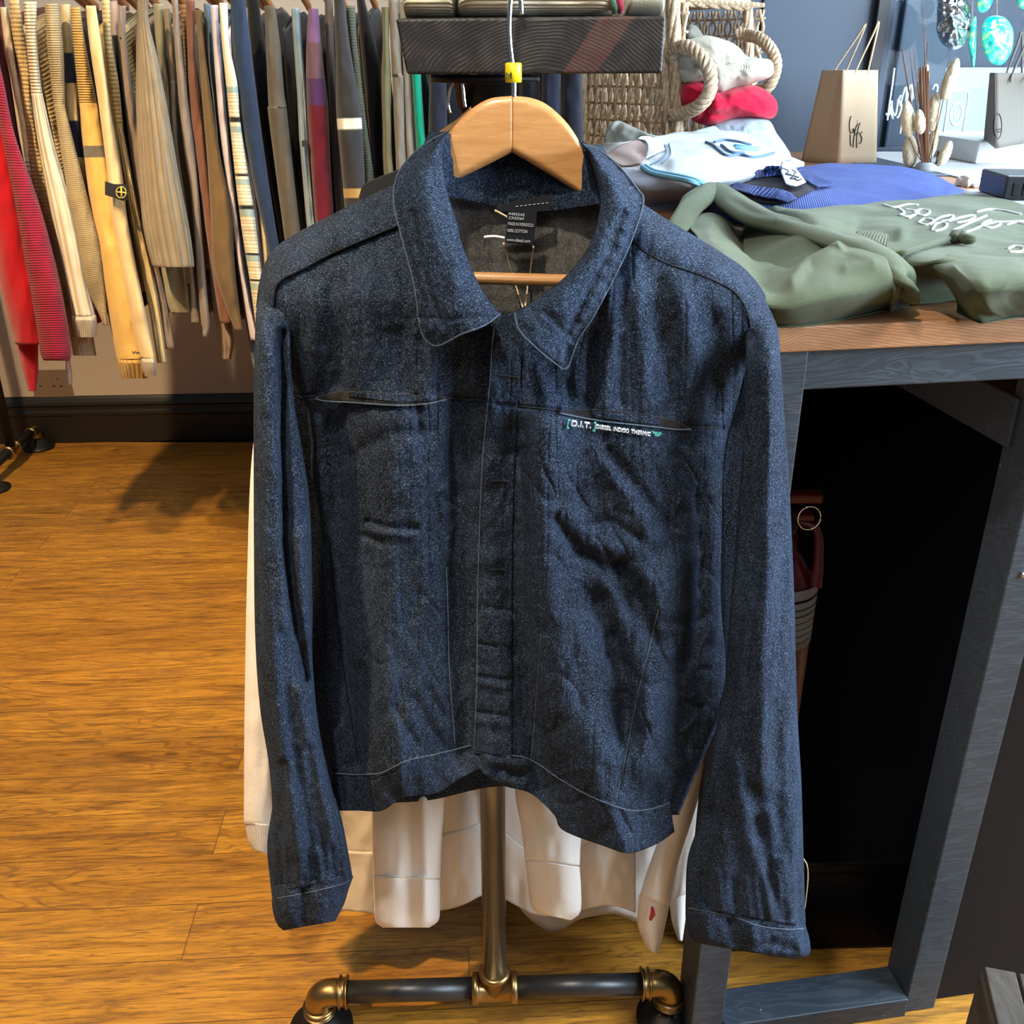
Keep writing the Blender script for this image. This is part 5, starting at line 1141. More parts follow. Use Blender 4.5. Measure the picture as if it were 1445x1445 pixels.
G('oatmeal_jumper', 'oatmeal ribbed jumper whose cuff peeps out below the cream cable cuff', 'jumper', [('cuff', [(400,86,120),(470,98,131),(502,103,136)], 2.38, K['creamrib'])], None)
G('white_vest', 'thin white strap hanging in front of the wall socket', 'garment', [('strap', [(60,6,16),(250,44,54),(430,80,92),(500,91,98),(530,93,102),(543,95,102)], 2.42, kc('whitest', (.75, .72, .74)))], None)
G('khaki_jumper', 'khaki speckled knit jumper between cream cable and navy striped sleeves', 'jumper', [('sleeve_top', [(5,63,82),(60,66,89),(150,76,92)], 2.298, K['khaki_v']), ('sleeve', [(147,76,91),(160,78,94),(220,87,109),(290,98,127),(350,108,142),(400,118,147),(440,138,151),(459,146,153)], 2.30, K['khaki'])], (K['khaki'], 425, .05, DN, DF), 71)
nb = (.012, .018, .045)
G('striped_rugby_shirt', 'cream rugby shirt with broad navy stripes left of the mustard sleeve', 'shirt', [('sleeve', [(6,84,99),(75,88,103),(118,90,109),(170,94,112),(220,104,119),(310,118,133),(400,134,150),(430,140,153)], 2.36, K['stripe'], ((.52, .42, .24), [(75, 118, nb), (170, 222, nb), (272, 330, nb), (385, 440, nb)]))], (K['ink'], 430, .05, DN, DF), 90)
G('mustard_jumper', 'mustard yellow raglan jumper with one grey sleeve band', 'jumper', [('sleeve_top', [(10,99,113),(60,103,120),(150,112,138)], 2.318, K['mustard_v']), ('sleeve', [(146,112,137),(156,113,139),(205,117,148),(310,130,174),(420,148,196),(507,165,207)], 2.32, kc('mustattr', (1, 1, 1), attr=True, mel=.12), ((.60, .385, .11), [(0, 8, (.5, .3, .08)), (205, 222, (.12, .11, .09))])), ('cuff', [(506,164,208),(520,167,209),(534,171,208)], 2.33, K['mustard_r'])], (K['mustard'], 400, .05, DN, DF), 106)
sand = G('sand_sweatshirt', 'sand-coloured sweatshirt with black compass badge on its sleeve', 'sweatshirt', [('sleeve', [(8,121,135),(60,126,143),(155,140,156),(250,152,173),(310,158,180),(400,174,197),(500,196,218),(507,198,219)], 2.27, K['sand']), ('cuff', [(506,198,219),(520,200,221),(531,204,221)], 2.275, K['creamrib'])], (K['sand'], 420, .05, DN, DF), 126)
bd = px_poly('sleeve_badge', [(148,256),(160,260),(174,260),(179,263),(179,282),(174,284),(160,279),(148,275)], 2.225, MAT['label_black'], sand, .004)
MAT['gold'] = plain('gold_thread', (.42, .34, .06), .6)
el = [tubepath('s', P3([171 + 7 * math.cos(a) for a in np.linspace(0, 6.28, 24)], [271.5 + 8 * math.sin(a) for a in np.linspace(0, 6.28, 24)], 2.222), .0010, MAT['gold'], None, 6), tubepath('s', P3([171, 171.5], [263, 280], 2.222), .0018, MAT['gold'], None, 6), tubepath('s', P3([164, 178], [271, 272], 2.222), .0018, MAT['gold'], None, 6)]
multi('badge_emblem', el, bd)
tubepath('size_mark', P3([187, 189, 191, 193, 195, 197], [496, 499, 496, 499, 497, 499], 2.262), .002, MAT['ink'], sand, 6)
G('straw_jumper', 'straw-coloured narrow ribbed raglan jumper right of the badge sleeve', 'jumper', [('sleeve_top', [(0,143,155),(60,147,158),(120,154,168),(182,163,174)], 2.328, K['straw']), ('sleeve', [(178,163,172),(190,165,175),(300,182,197),(420,207,223),(512,222,236)], 2.33, K['straw_u'])], (K['straw'], 420, .045, DN, DF))
G('dusky_cardigan', 'dusky pink-beige cardigan with black lower sleeve beside the straw jumper', 'cardigan', [('sleeve', [(-4,153,166),(30,154,167),(50,157,166),(150,168,178),(300,190,202),(420,212,224)], 2.40, K['stripe'], ((.40, .29, .23), [(50, 500, bk_)]))], (K['black'], 430, .045, 2.44, DF), 159)
G('mauve_jumper', 'mauve-brown ribbed jumper left of the broad taupe sleeve', 'jumper', [('sleeve', [(8,167,178),(55,167,177),(60,169,178),(200,182,197),(330,201,215),(430,220,236),(492,232,247)], 2.35, K['mauve'])], (K['mauve'], 430, .045, DN, DF), 173)
G('taupe_ribbed_jumper', 'broad taupe jumper with bold vertical ribs', 'jumper', [('sleeve', [(-5,193,210),(30,193,210),(80,192,222),(150,192,236),(250,196,253),(320,202,267),(372,214,274),(377,218,272)], 2.25, K['taupe'])], (K['taupe'], 400, .05, DN, DF))
G('sage_jumper', 'pale sage jumper whose straight hem shows below the taupe ribs', 'jumper', [('sleeve', [(5,216,230),(60,220,233),(130,230,239),(180,235,244),(300,250,262),(400,262,274)], 2.36, K['sage']), ('hem', [(340,222,262),(400,225,272),(430,228,276),(441,232,280)], 2.40, K['sage'])], (K['olivetaupe'], 430, .05, DN, DF), 223)
G('olive_brown_sweatshirt', 'olive-brown sweatshirt with grey lower sleeve right of the sage jumper', 'sweatshirt', [('sleeve', [(12,231,240),(60,234,244),(112,240,250),(200,243,252),(300,255,265),(400,268,276),(455,270,284)], 2.34, K['stripe'], ((.24, .19, .12), [(113, 117, (.4, .36, .28)), (117, 600, (.27, .24, .21))]))], (K['olivetaupe'], 440, .045, DN, DF), 235)
G('grey_mauve_top', 'grey-mauve top with long thin sleeve ending in a twisted cuff', 'top', [('sleeve', [(0,242,251),(100,249,260),(200,258,273),(280,270,281),(400,279,291),(455,284,296),(462,286,296),(475,286,292)], 2.30, K['greymauve'])], (K['greymauve'], 430, .045, DN, DF))
G('rust_jumper', 'rusty brown ribbed jumper left of the brick sweatshirt', 'jumper', [('sleeve', [(6,253,262),(60,258,266),(160,266,274),(300,278,288),(380,290,302)], 2.36, K['rust'])], (K['rust'], 430, .045, DN, DF), 257)
G('brick_sweatshirt', 'brick brown sweatshirt with smooth long sleeve', 'sweatshirt', [('sleeve', [(0,262,275),(80,265,276),(160,268,284),(250,280,295),(350,294,307),(440,308,326),(456,312,328)], 2.31, K['brick'])], (K['brick'], 440, .05, DN, DF), 281)
G('brown_jumper', 'dark olive-brown jumper with flared lower sleeve next to the teal one', 'jumper', [('sleeve', [(14,275,285),(60,279,288),(150,286,300),(220,292,311),(300,297,327),(370,300,331),(420,314,336),(467,332,343)], 2.29, K['brown']), ('cuff', [(350,292,312),(430,300,322),(480,308,330),(507,313,326)], 2.37, K['mauve'])], (K['brown'], 440, .05, DN, DF), 282)
G('teal_jumper', 'slim grey-teal ribbed jumper left of the lilac sleeve', 'jumper', [('sleeve', [(5,287,297),(60,291,301),(170,304,313),(280,316,326),(390,336,350),(500,354,374),(530,362,380)], 2.36, K['slate'])], (K['teal'], 440, .045, DN, DF), 292)
G('lilac_top', 'pale lilac top with narrow sleeve beside the cream striped sleeve', 'top', [('sleeve', [(7,297,308),(50,300,309),(110,304,315),(200,312,323),(300,325,335),(400,340,348),(480,354,366)], 2.31, K['lilac'])], (K['lilac'], 440, .045, DN, DF), 303)
fine = []
for a, b in ((122, 166), (178, 246), (252, 290), (296, 356), (360, 394), (400, 470)):
    for y in np.arange(a, b, 3.): fine.append((y, y + 1.2, (.42, .34, .2)))
    fine.append((a, a + 9, (.28, .36, .33)))
cr_b = [(y, y + h, bk_) for y, h in ((166, 6.5), (246, 3.5), (290, 5), (356, 3.5), (394, 4))]
G('cream_striped_jumper', 'cream jumper with multicoloured striped sleeve against the navy sweatshirt', 'jumper', [('sleeve', [(4,309,321),(60,313,324),(118,319,335),(170,324,339),(250,332,351),(300,338,359),(350,345,365),(400,353,372),(485,364,392)], 2.26, K['stripe'], ((.68, .62, .46), fine + cr_b))], (K['cream'], 440, .05, DN, DF), 315)
G('navy_sweatshirt', 'large navy blue sweatshirt in the middle of the rail', 'sweatshirt', [('sleeve', [(-4,325,346),(90,328,357),(200,344,371),(300,366,386),(345,376,394),(480,398,424)], 2.28, K['navy'])], (K['ink'], 460, .08, DN, DF))
G('black_gap_fill', 'black shape added for the dark gap right of the navy sweatshirt', 'hoodie', [('sleeve', [(-4,348,364),(120,356,384),(250,380,404),(345,396,420),(480,418,446)], 2.40, K['black'])], (K['black'], 470, .08, 2.46, DF))  # shade between the neighbouring sleeves put in as a black form
G('grey_brown_sweatshirt', 'grey-brown sweatshirt with clear shoulder seam right of the navy one', 'sweatshirt', [('sleeve', [(8,373,388),(60,375,395),(130,378,401),(152,379,405),(156,378,405),(250,390,415),(340,402,426),(480,420,450)], 2.29, K['dtaupe'])], (K['black'], 460, .06, DN, DF), 379)
G('ice_blue_jumper', 'slim ice-blue ribbed jumper with tiny square patch', 'jumper', [('sleeve', [(12,411,423),(60,414,426),(130,419,432),(193,422,436),(203,423,438),(215,424,437),(320,433,446),(480,450,468)], 2.29, K['ice'])], (K['black'], 460, .05, DN, DF), 416)
ib = [o for o in bpy.data.objects if o.get('label', '').startswith('slim ice-blue')][0]
px_poly('patch', [(426,198),(434,198),(434,207),(426,207)], 2.262, MAT['label_black'], ib, .002)
pu, rd_ = (.06, .02, .075), (.10, .006, .016)
G('purple_red_jumper', 'purple jumper with wine red lower sleeve', 'jumper', [('sleeve', [(12,435,449),(80,432,455),(150,433,463),(220,438,466),(300,444,471),(360,450,478),(480,462,496)], 2.28, K['purple'], (pu, [(0, 60, (.15, .08, .17)), (60, 110, (.11, .06, .08)), (148, 600, rd_)]))], (K['maroon'], 460, .06, DN, DF), 440)
G('dark_taupe_top', 'dark taupe slim top left of the charcoal banded jumper', 'top', [('sleeve', [(-2,458,470),(100,461,473),(200,467,479),(300,474,486),(480,490,504)], 2.33, K['darktaupe'])], (K['darktaupe'], 460, .05, DN, DF))
G('charcoal_banded_jumper', 'charcoal jumper with one white and one gold sleeve band', 'jumper', [('sleeve', [(-4,471,486),(60,473,493),(120,474,503),(165,475,510),(230,481,514),(300,487,518),(480,504,540)], 2.26, K['char'], ((.030, .030, .033), [(167, 182.5, (.70, .70, .62)), (182.5, 184.5, (.1, .12, .08)), (266, 280, (.42, .28, .10))]))], (K['black'], 460, .06, DN, DF))
G('olive_ribbed_jumper', 'grey-olive jumper with ribbed sleeve edge right of the charcoal one', 'jumper', [('sleeve', [(8,487,501),(60,493,504),(150,502,514),(250,514,528),(480,540,560)], 2.31, K['olive2'])], (K['olive2'], 460, .05, DN, DF), 492)
G('dark_gap_fill', 'plain black shape added for the dark gap left of the crinkled olive sleeve', 'jumper', [('sleeve', [(-4,503,514),(100,512,537),(250,528,550),(480,556,580)], 2.40, K['black'])], (K['black'], 470, .06, 2.46, DF))  # black form added to fill the dark gap in the row
G('crinkled_olive_shirt', 'crinkled olive shirt just left of the wooden beam', 'shirt', [('sleeve', [(10,538,550),(60,540,549),(110,538,552),(180,540,552),(250,542,556),(480,560,582)], 2.29, K['moss2'])], (K['moss2'], 460, .05, DN, DF), 545)
G('tan_sweatshirt', 'taupe sweatshirt under the left end of the wooden beam', 'sweatshirt', [('sleeve', [(0,548,561),(100,553,567),(115,554,570),(240,560,574),(480,580,600)], 2.29, K['tan2'])], (K['tan2'], 460, .05, DN, DF))
G('grey_shirt', 'pale grey shirt left of the emerald sleeve', 'shirt', [('sleeve', [(0,562,573),(108,569,581),(220,574,586),(480,594,612)], 2.30, K['grey2'])], (K['grey2'], 460, .04, DN, DF))
G('emerald_jumper', 'emerald green jumper below the wooden beam', 'jumper', [('sleeve', [(0,572,588),(108,581,594),(215,588,602),(480,606,626)], 2.29, K['emerald'])], (K['emerald'], 460, .06, DN, DF))
for i, (xa, xb, lb) in enumerate(((606, 630, 'ink navy jumper right of the emerald one'), (630, 652, 'ink navy jumper behind the threaded pipe fitting'), (672, 716, 'dark garment hidden behind the hanger top'), (735, 762, 'dark navy jumper right of the yellow size tag'), (764, 792, 'dark navy jumper under the middle of the beam'), (793, 822, 'dark navy jumper nearest the wicker basket'))):
    G('dark_navy_jumper', lb, 'jumper', [('sleeve', [(0, xa, xb - 4), (110, xa, xb), (222, xa - 2, xb + 2)] + ([(480, xa - 2, xb + 6)] if xa < 700 else []), 2.30 + .01 * (i % 2), K['ink'] if i % 2 else kc('nv%d' % i, (.010, .014, .03)))], (K['ink'], 460 if xa < 660 else 222, .07, DN, DF))
xa_, xb_ = -1.75, .40
xu_ = -.062
RL = thing('clothes_rail', 'black pipe clothes rail carrying the row of knitwear on the left', 'rail', (xb_, RAILD, 0))
tubepath('rail_bar', [(xa_, RAILD, 1.592), (xb_, RAILD, 1.592)], .0150, MAT['iron'], RL, 24)
for X in (xa_, xu_):
    tubepath('upright', [(X, RAILD, 0), (X, RAILD, 1.592)], .0165, MAT['iron'], RL, 24)
    lathe('floor_flange', [(0, 0), (.05, 0), (.05, .006), (.03, .009), (.024, .024), (0, .024)], (X, RAILD, 0), MAT['iron'], RL)

# the foot of another pipe rack by the wall at far left
p_t, p_e = P3(14, 628, 3.24), P3(45, 598, 3.44)
p_e[2] = p_t[2] = .075
RK = thing('pipe_rack', 'black pipe rack foot with brass elbow standing by the skirting at far left', 'rack', (p_t[0], p_t[1], 0))
tubepath('base_pipe', [p_e, p_t + (p_t - p_e) * .9], .017, MAT['iron'], RK, 20)
tubepath('upright', [p_t, p_t + [0, 0, .9]], .017, MAT['iron'], RK, 20)
dv = (p_t - p_e) / np.linalg.norm(p_t - p_e)
ring_along(p_t, dv, .035, .021, MAT['brass'], 'tee_fitting', RK)
tubepath('elbow_fitting', [p_e + dv * .03, p_e, p_e + [-dv[0] * .012, -dv[1] * .012, -.004], p_e + [-dv[0] * .018, -dv[1] * .018, -.02], p_e + [-dv[0] * .018, -dv[1] * .018, -.034]], .021, MAT['brass'], RK, 20, 24)
lathe('floor_flange', [(0, 0), (.055, 0), (.055, .008), (.034, .012), (.026, .04), (0, .04)], (p_e[0] - dv[0] * .018, p_e[1] - dv[1] * .018, 0), MAT['iron'], RK)
pf = p_t + (p_t - p_e) * .9
lathe('floor_flange', [(0, 0), (.055, 0), (.055, .008), (.034, .012), (.017, .058), (0, .058)], (pf[0], pf[1], 0), MAT['iron'], RK)

# ------------------------------------------------------------------ room
YR = R(3.5); ex = np.array([math.cos(YR), math.sin(YR), 0]); ey = np.array([-math.sin(YR), math.cos(YR), 0])
W0 = P3(180, 620, 3.54) * [1, 1, 0]           # foot of the back wall
def wall_pt(x_px):                            # where the line of sight at x (height z=1.2) meets the back wall
    a = (x_px - C2) / F
    k = a / (CP + .42 * SP); X = (W0[1] - W0[0] * math.tan(YR)) / (1 / 1. - k * math.tan(YR)) ; return X * k
def floor_mat():
    m = N('oiled_oak_planks'); co = m.coord('Object')
    br = m.n('ShaderNodeTexBrick', _offset=.37, _offset_frequency=2, _squash=1)
    for k, v in dict(Scale=1., **{'Mortar Size': .0009, 'Mortar Smooth': .1, 'Bias': 0., 'Brick Width': 1.25, 'Row Height': .1165}).items(): br.inputs[k].default_value = v
    br.inputs['Color1'].default_value = (0, 0, 0, 1); br.inputs['Color2'].default_value = (1, 1, 1, 1); br.inputs['Mortar'].default_value = (.5, .5, .5, 1)
    m.l(co, br.inputs['Vector']); rnd = br.outputs['Color']
    sc = m.n('ShaderNodeVectorMath', _operation='SCALE'); m.l(rnd, sc.inputs[0]); sc.inputs['Scale'].default_value = 7.
    ad = m.n('ShaderNodeVectorMath', _operation='ADD'); m.l(co, ad.inputs[0]); m.l(sc.outputs[0], ad.inputs[1])
    def nz(scale, s, det, r, dist):
        mp = m.n('ShaderNodeMapping', Scale=scale); m.l(ad.outputs[0], mp.inputs[0]); return m.noise(mp.outputs[0], s, det, r, dist)
    g1 = nz((1.6, 14, 1), 2.2, 5, .62, 1.2); g2 = nz((6, 110, 1), 2.6, 5, .7, .6); g3 = nz((1.0, 3, 1), 1.2, 2, .5, 0)
    cath = m.math('SINE', m.math('MULTIPLY', nz((1.1, 7, 1), 1.5, 3, .5, .6), 120.))
    base = m.ramp(g1, [(.28, (.15, .066, .011)), (.42, (.36, .165, .020)), (.60, (.50, .24, .030)), (.78, (.58, .29, .050))])
    base = m.mix(m.math('MULTIPLY', m.ramp(g2, [(.50, (0, 0, 0)), (.62, (1, 1, 1))]), .72), base, (.085, .040, .012, 1))
    base = m.mix(m.math('MULTIPLY', m.math('MULTIPLY', m.ramp(cath, [(.55, (0, 0, 0)), (.95, (1, 1, 1))]), m.ramp(g3, [(.45, (0, 0, 0)), (.6, (1, 1, 1))])), .5), base, (.11, .05, .015, 1))
    base = m.mix(m.math('MULTIPLY', rnd, .45), base, m.mix(1., base, (.62, .54, .5, 1), 'MULTIPLY'))
    mot = m.noise(m.coord('Object', (3, 26, 1)), 1.6, 5, .7, .8); base = m.mix(m.math('MULTIPLY', m.ramp(mot, [(.5, (0, 0, 0)), (.66, (1, 1, 1))]), .6), base, (.16, .078, .024, 1))
    base = m.mix(m.math('MULTIPLY', br.outputs['Fac'], .8), base, (.06, .03, .01, 1))
    kn = m.n('ShaderNodeTexVoronoi', Scale=2.3); mp = m.n('ShaderNodeMapping', Scale=(1., 2.6, 1)); m.l(ad.outputs[0], mp.inputs[0]); m.l(mp.outputs[0], kn.inputs['Vector'])
    base = m.mix(m.ramp(kn.outputs['Distance'], [(.025, (.8, .8, .8)), (.06, (0, 0, 0))]), base, (.035, .016, .006, 1))
    m.base(base); m.bump(m.math('SUBTRACT', g2, m.math('MULTIPLY', br.outputs['Fac'], 1.5)), .12, .001)
    m.set(Specular_IOR_Level=.4); rg = m.ramp(g2, [(.3, (.34, .34, .34)), (.7, (.5, .5, .5))]); m.l(rg, m.b.inputs['Roughness']); return m.m
MAT['floor'] = floor_mat()
fl = mesh_obj('floor', [(-4.5, -2.5, 0), (4.0, -2.5, 0), (4.0, 3.62, 0), (-4.5, 3.62, 0), (-4.5, -2.5, -.04), (4.0, -2.5, -.04), (4.0, 3.62, -.04), (-4.5, 3.62, -.04)], [[0, 1, 2, 3], [7, 6, 5, 4], [0, 4, 5, 1], [1, 5, 6, 2], [2, 6, 7, 3], [3, 7, 4, 0]], MAT['floor'], None, False)
fl.rotation_euler = (0, 0, YR); tag(fl, kind='structure')
# wall frame: u runs right along the wall, y is through it
w0 = W0
def wbox(name, u0, u1, y0_, y1_, z0, z1, mat, bev=.0, kind='structure', parent=None):
    o = box(name, (w0[0] + u0, w0[1] + y0_, z0), (w0[0] + u1, w0[1] + y1_, z1), MAT[mat], parent, YR, tuple(w0), bev)
    if kind: tag(o, kind=kind)
    return o
wbox('wall_back', -3.0, 1.62, 0, .1, 0, 2.7, 'plaster')
# skirting with a moulded top
prof = [(-.016, 0), (-.016, .105), (-.020, .112), (-.020, .122), (-.012, .130), (-.012, .142), (-.018, .150), (-.016, .160), (-.006, .172), (-.002, .180), (0, .182), (0, 0)]
V = []; us = (-3.0, 1.62)
for u in us:
    for y_, z_ in prof: q = w0 + ex * u + ey * (y_ - .0005); V.append((q[0], q[1], z_))
n_ = len(prof); fs = [[k, (k + 1) % n_, (k + 1) % n_ + n_, k + n_] for k in range(n_)] + [list(range(n_))[::-1], list(range(n_, 2 * n_))]
o = mesh_obj('baseboard_back', V, fs, MAT['skirt'], None, False); tag(o, kind='structure')
# socket
so_ = thing('wall_socket', 'brushed metal double wall socket above the black skirting', 'socket', P3(73, 540, 3.52))
def on_wall(x, y, off=0.0):
    r = P3(x, y, 1.) - np.array([0, 0, CZ]); o_ = np.array([0, 0, CZ]); nrm = -ey
    t = (w0 - o_).dot(ey) / r.dot(ey); return o_ + r * t + nrm * off
a_, b_ = on_wall(41.5, 522), on_wall(105, 559)
def plate(name, a, b, dep, mat, parent, off=0):
    u0, u1 = (a - w0).dot(ex), (b - w0).dot(ex)
    return box(name, (w0[0] + u0, w0[1] - dep - off, b[2]), (w0[0] + u1, w0[1] - .0004 - off, a[2]), MAT[mat], parent, YR, tuple(w0), .001)
plate('face_plate', a_, b_, .006, 'brushed', so_)
for x in (53, 82):
    for dx, y, w, h in ((0, 534, 1.6, 4.5), (-5, 544, 4, 1.6), (5, 544, 4, 1.6)):
        plate('pin_hole', on_wall(x + dx - w / 2, y - h / 2), on_wall(x + dx + w / 2, y + h / 2), .0012, 'ink', so_, .0061)
for x in (66, 74): plate('rocker_switch', on_wall(x - 2.5, 528), on_wall(x + 2.5, 537), .003, 'brushed', so_, .0061)
# right-hand part: navy wall, post and shop window
NW0 = 3.22
def npt(x_px, yq=NW0):
    a = (x_px - C2) / F; k = a / (CP + .42 * SP); return k * yq
xn0, xn1, xn2 = npt(610), npt(1216), npt(1244)
def nb_(name, xa, xb, ya, yb, z0, z1, mat, bev=0., parent=None, kind='structure'):
    o = box(name, (xa, ya, z0), (xb, yb, z1), MAT[mat], parent, R(1.0), (xn1, NW0, 0), bev)
    if kind: tag(o, kind=kind)
    return o
nb_('wall_right', xn0 + .45, xn1 - .0005, NW0, NW0 + .55, 0, 2.7, 'navy_wall')
nb_('trim_1', xn1, xn1 + .035, NW0 - .03, NW0 + .16, 0, 2.7, 'navy_dark', .003)
nb_('trim_2', xn1 + .0355, xn1 + .06, NW0 - .012, NW0 + .14, 0, 2.7, 'navy_wall', .004)
nb_('trim_3', npt(1064) - .004, npt(1064) + .004, NW0 - .008, NW0 - .0005, 1.35, 2.7, 'navy_dark', .002)
wx0, wx1 = xn1 + .0605, 3.6
nb_('trim_4', wx0, wx1, NW0 - .05, NW0 + .14, 0, ZT + .003, 'navy_wall', .004)
nb_('trim_12', npt(1243, 2.62), npt(1316, 2.62), 2.47, NW0 - .0505, ZT + .0008, ZT + .004, 'navy_wall', .001)
nb_('trim_13', npt(1316, 2.62) + .0005, wx1, 2.42, NW0 - .0505, ZT + .0008, ZT + .004, 'white_paint', .001)
nb_('trim_11', npt(1384, 2.78), wx1, NW0 - .46, NW0 - .0505, ZT + .0045, ZT + .06, 'white_paint', .004)
gm = N('shop_glass'); gm.t.nodes.remove(gm.b)
tr = gm.n('ShaderNodeBsdfTransparent'); gl = gm.n('ShaderNodeBsdfGlossy', Roughness=.02); fr = gm.n('ShaderNodeFresnel', IOR=1.12); mx = gm.n('ShaderNodeMixShader')
tr.inputs[0].default_value = (.93, .96, .97, 1)
gm.l(fr.outputs[0], mx.inputs[0]); gm.l(tr.outputs[0], mx.inputs[1]); gm.l(gl.outputs[0], mx.inputs[2]); gm.l(mx.outputs[0], gm.o.inputs[0]); MAT['glass'] = gm.m
wn = nb_('window_1', wx0 + .001, wx1, NW0 + .06, NW0 + .068, ZT + .0605, 2.7, 'glass')
# white writing on the glass (seen from behind)
MAT['vinyl'] = plain('white_window_vinyl', (.80, .84, .86), .6)
wd_ = NW0 + .045
WR = thing('window_lettering', 'white hand-script lettering seen reversed on the window behind the grasses', 'lettering', P3(1265, 150, wd_))
def pxs(name, S, d, r, mat, parent):
    ob = []
    for s in S:
        s = np.array(s, float); p = spline(s, 36); ob.append(tubepath('s', P3(p[:, 0], p[:, 1], d), r, mat, None, 8))
    return multi(name, ob, parent)
for s_ in [[(1262,96),(1259,120),(1255,146),(1252,170)], [(1250,160),(1253,163),(1257,155),(1255,150)], [(1254,152),(1257,160),(1260,168)], [(1258,142),(1259,156),(1263,163),(1266,150),(1267,140)], [(1271,134),(1268,142),(1272,150),(1268,164),(1265,166)], [(1270,150),(1274,134),(1278,122),(1279,130),(1277,150),(1272,175),(1270,189)], [(1277,150),(1282,130),(1285,119),(1287,128),(1285,150)], [(1288,118),(1290,140)], [(1316,126),(1319,120),(1323,122),(1322,130)]]:
    pxs('script_letter', [s_], wd_, .0030, MAT['vinyl'], WR)
CL_ = thing('camera_logo', 'pale rounded-square camera outline logo on the window pane', 'logo', P3(1350, 160, wd_))
pxs('logo_outline', [[(1342,128),(1362,128),(1367,133),(1365,150),(1359,185),(1353,197),(1346,198),(1335,192),(1332,185),(1336,160),(1339,135),(1342,128)]], wd_, .0042, MAT['vinyl'], CL_)
pxs('lens_ring', [[(1349.5 + 8 * math.cos(a) - .15 * 15 * math.sin(a), 161 + 15.5 * math.sin(a)) for a in np.linspace(0, 6.4, 24)]], wd_, .0040, MAT['vinyl'], CL_)
pxs('lens_dot', [[(1349 + 2.5 * math.cos(a), 161 + 5 * math.sin(a)) for a in np.linspace(0, 6.4, 12)], [(1341,143),(1343,146)]], wd_, .0032, MAT['vinyl'], CL_)
# outside
pv = box('paving', (-2, NW0 + .3, -.05), (9, 16, 0), MAT['concrete'], None, 0, (0, 0, 0), 0); tag(pv, kind='structure')
fa_ = box('wall_street', (-2, 9.0, -.02), (12, 9.3, 5), MAT['navy_wall'], None, 0, (0, 0, 0), 0); tag(fa_, kind='structure')
pw = box('trim_5', (-2, 8.6, 0.001), (12, 8.95, 1.30), MAT['concrete'], None, 0, (0, 0, 0), 0); tag(pw, kind='structure')
xo = npt(1313, NW0 + .35)
nb_('trim_6', wx0 - .05, xo, NW0 + .24, NW0 + .6, -.02, 3.0, 'navy_wall', .01)
for k in range(3): nb_('trim_%d' % (7 + k), wx0 + .02 + k * .045, wx0 + .035 + k * .045, NW0 + .215, NW0 + .239, 0, 3.0, 'navy_wall', .006)
# hanging foil balloon and abalone shells in the window
fm = N('silver_foil'); fm.set(Metallic=1., Roughness=.16); fm.base((.62, .66, .66)); fm.bump(fm.noise(fm.coord(), 16, 3, .5, .5), .7, .02); MAT['foil'] = fm.m
db = NW0 - .14
FB = thing('foil_balloon', 'crumpled silver foil balloon hanging at the top of the window', 'balloon', P3(1348, 68, db))
cushion('foil_body', [(1322,20),(1326,-6),(1345,-12),(1364,0),(1370,20),(1368,45),(1358,65),(1344,70),(1330,62),(1322,45)], db, .06, MAT['foil'], FB, amp=.012, fo=[([(1326,40),(1345,28),(1368,40)], 4, .03), ([(1335,60),(1348,40),(1352,62)], 4, -.02), ([(1330,5),(1350,10),(1362,22)], 5, -.02)])
tubepath('ribbon', [P3(1345, -10, db), P3(1345, -150, db)], .0015, MAT['chrome'], FB, 6)
sm = N('abalone_shell'); cc = sm.noise(sm.coord('Object', (1, 1, 1)), 14, 4, .6, 2.); sm.base(sm.ramp(cc, [(.3, (.0, .26, .36)), (.45, (.0, .46, .48)), (.56, (.08, .62, .30)), (.66, (.50, .66, .22)), (.8, (.05, .5, .6))])); sm.set(Roughness=.15, Coat_Weight=1.); MAT['shell'] = sm.m
for nm, lab, ol, dx in (('abalone_shell', 'large round teal-green shell disc hanging at the right of the window', [(1385,40),(1392,26),(1408,22),(1422,28),(1430,45),(1428,70),(1418,88),(1406,92),(1394,84),(1386,65)], 0),
                        ('abalone_shell', 'narrow edge-on turquoise shell disc left of the large round one', [(1369,40),(1373,26),(1378,26),(1378,70),(1374,96),(1369,80),(1366,60)], .02),
                        ('abalone_shell', 'small green shell disc at the top edge above the large round one', [(1380,-4),(1392,-16),(1402,-4),(1396,12),(1386,18),(1379,12)], .01),
                        ('abalone_shell', 'turquoise shell disc cut by the top right corner of the view', [(1434,-4),(1445,-14),(1462,0),(1460,16),(1446,14),(1436,8)], .0)):
    sh = thing(nm, lab, 'ornament', P3(ol[0][0], ol[0][1], db), 'hanging shell discs')
    cushion('shell_disc', ol, db + dx, .012, MAT['shell'], sh, amp=.003)
    cx_ = sum(p[0] for p in ol) / len(ol); ty = min(p[1] for p in ol)
    tubepath('thread', [P3(cx_, ty + 2, db + dx), P3(cx_, -150, db + dx)], .0007, MAT['string'], sh, 6)
wt = cushion('white_tissue', [(1346,262),(1352,250),(1366,246),(1378,252),(1392,250),(1404,240),(1412,246),(1408,262),(1396,270),(1370,276),(1352,272)], 2.28, .04, plain('white_tissue_paper', (.78, .80, .82), .9), amp=.02); tag(wt, 'crumpled white tissue between the blue jumper and the black box', 'tissue')

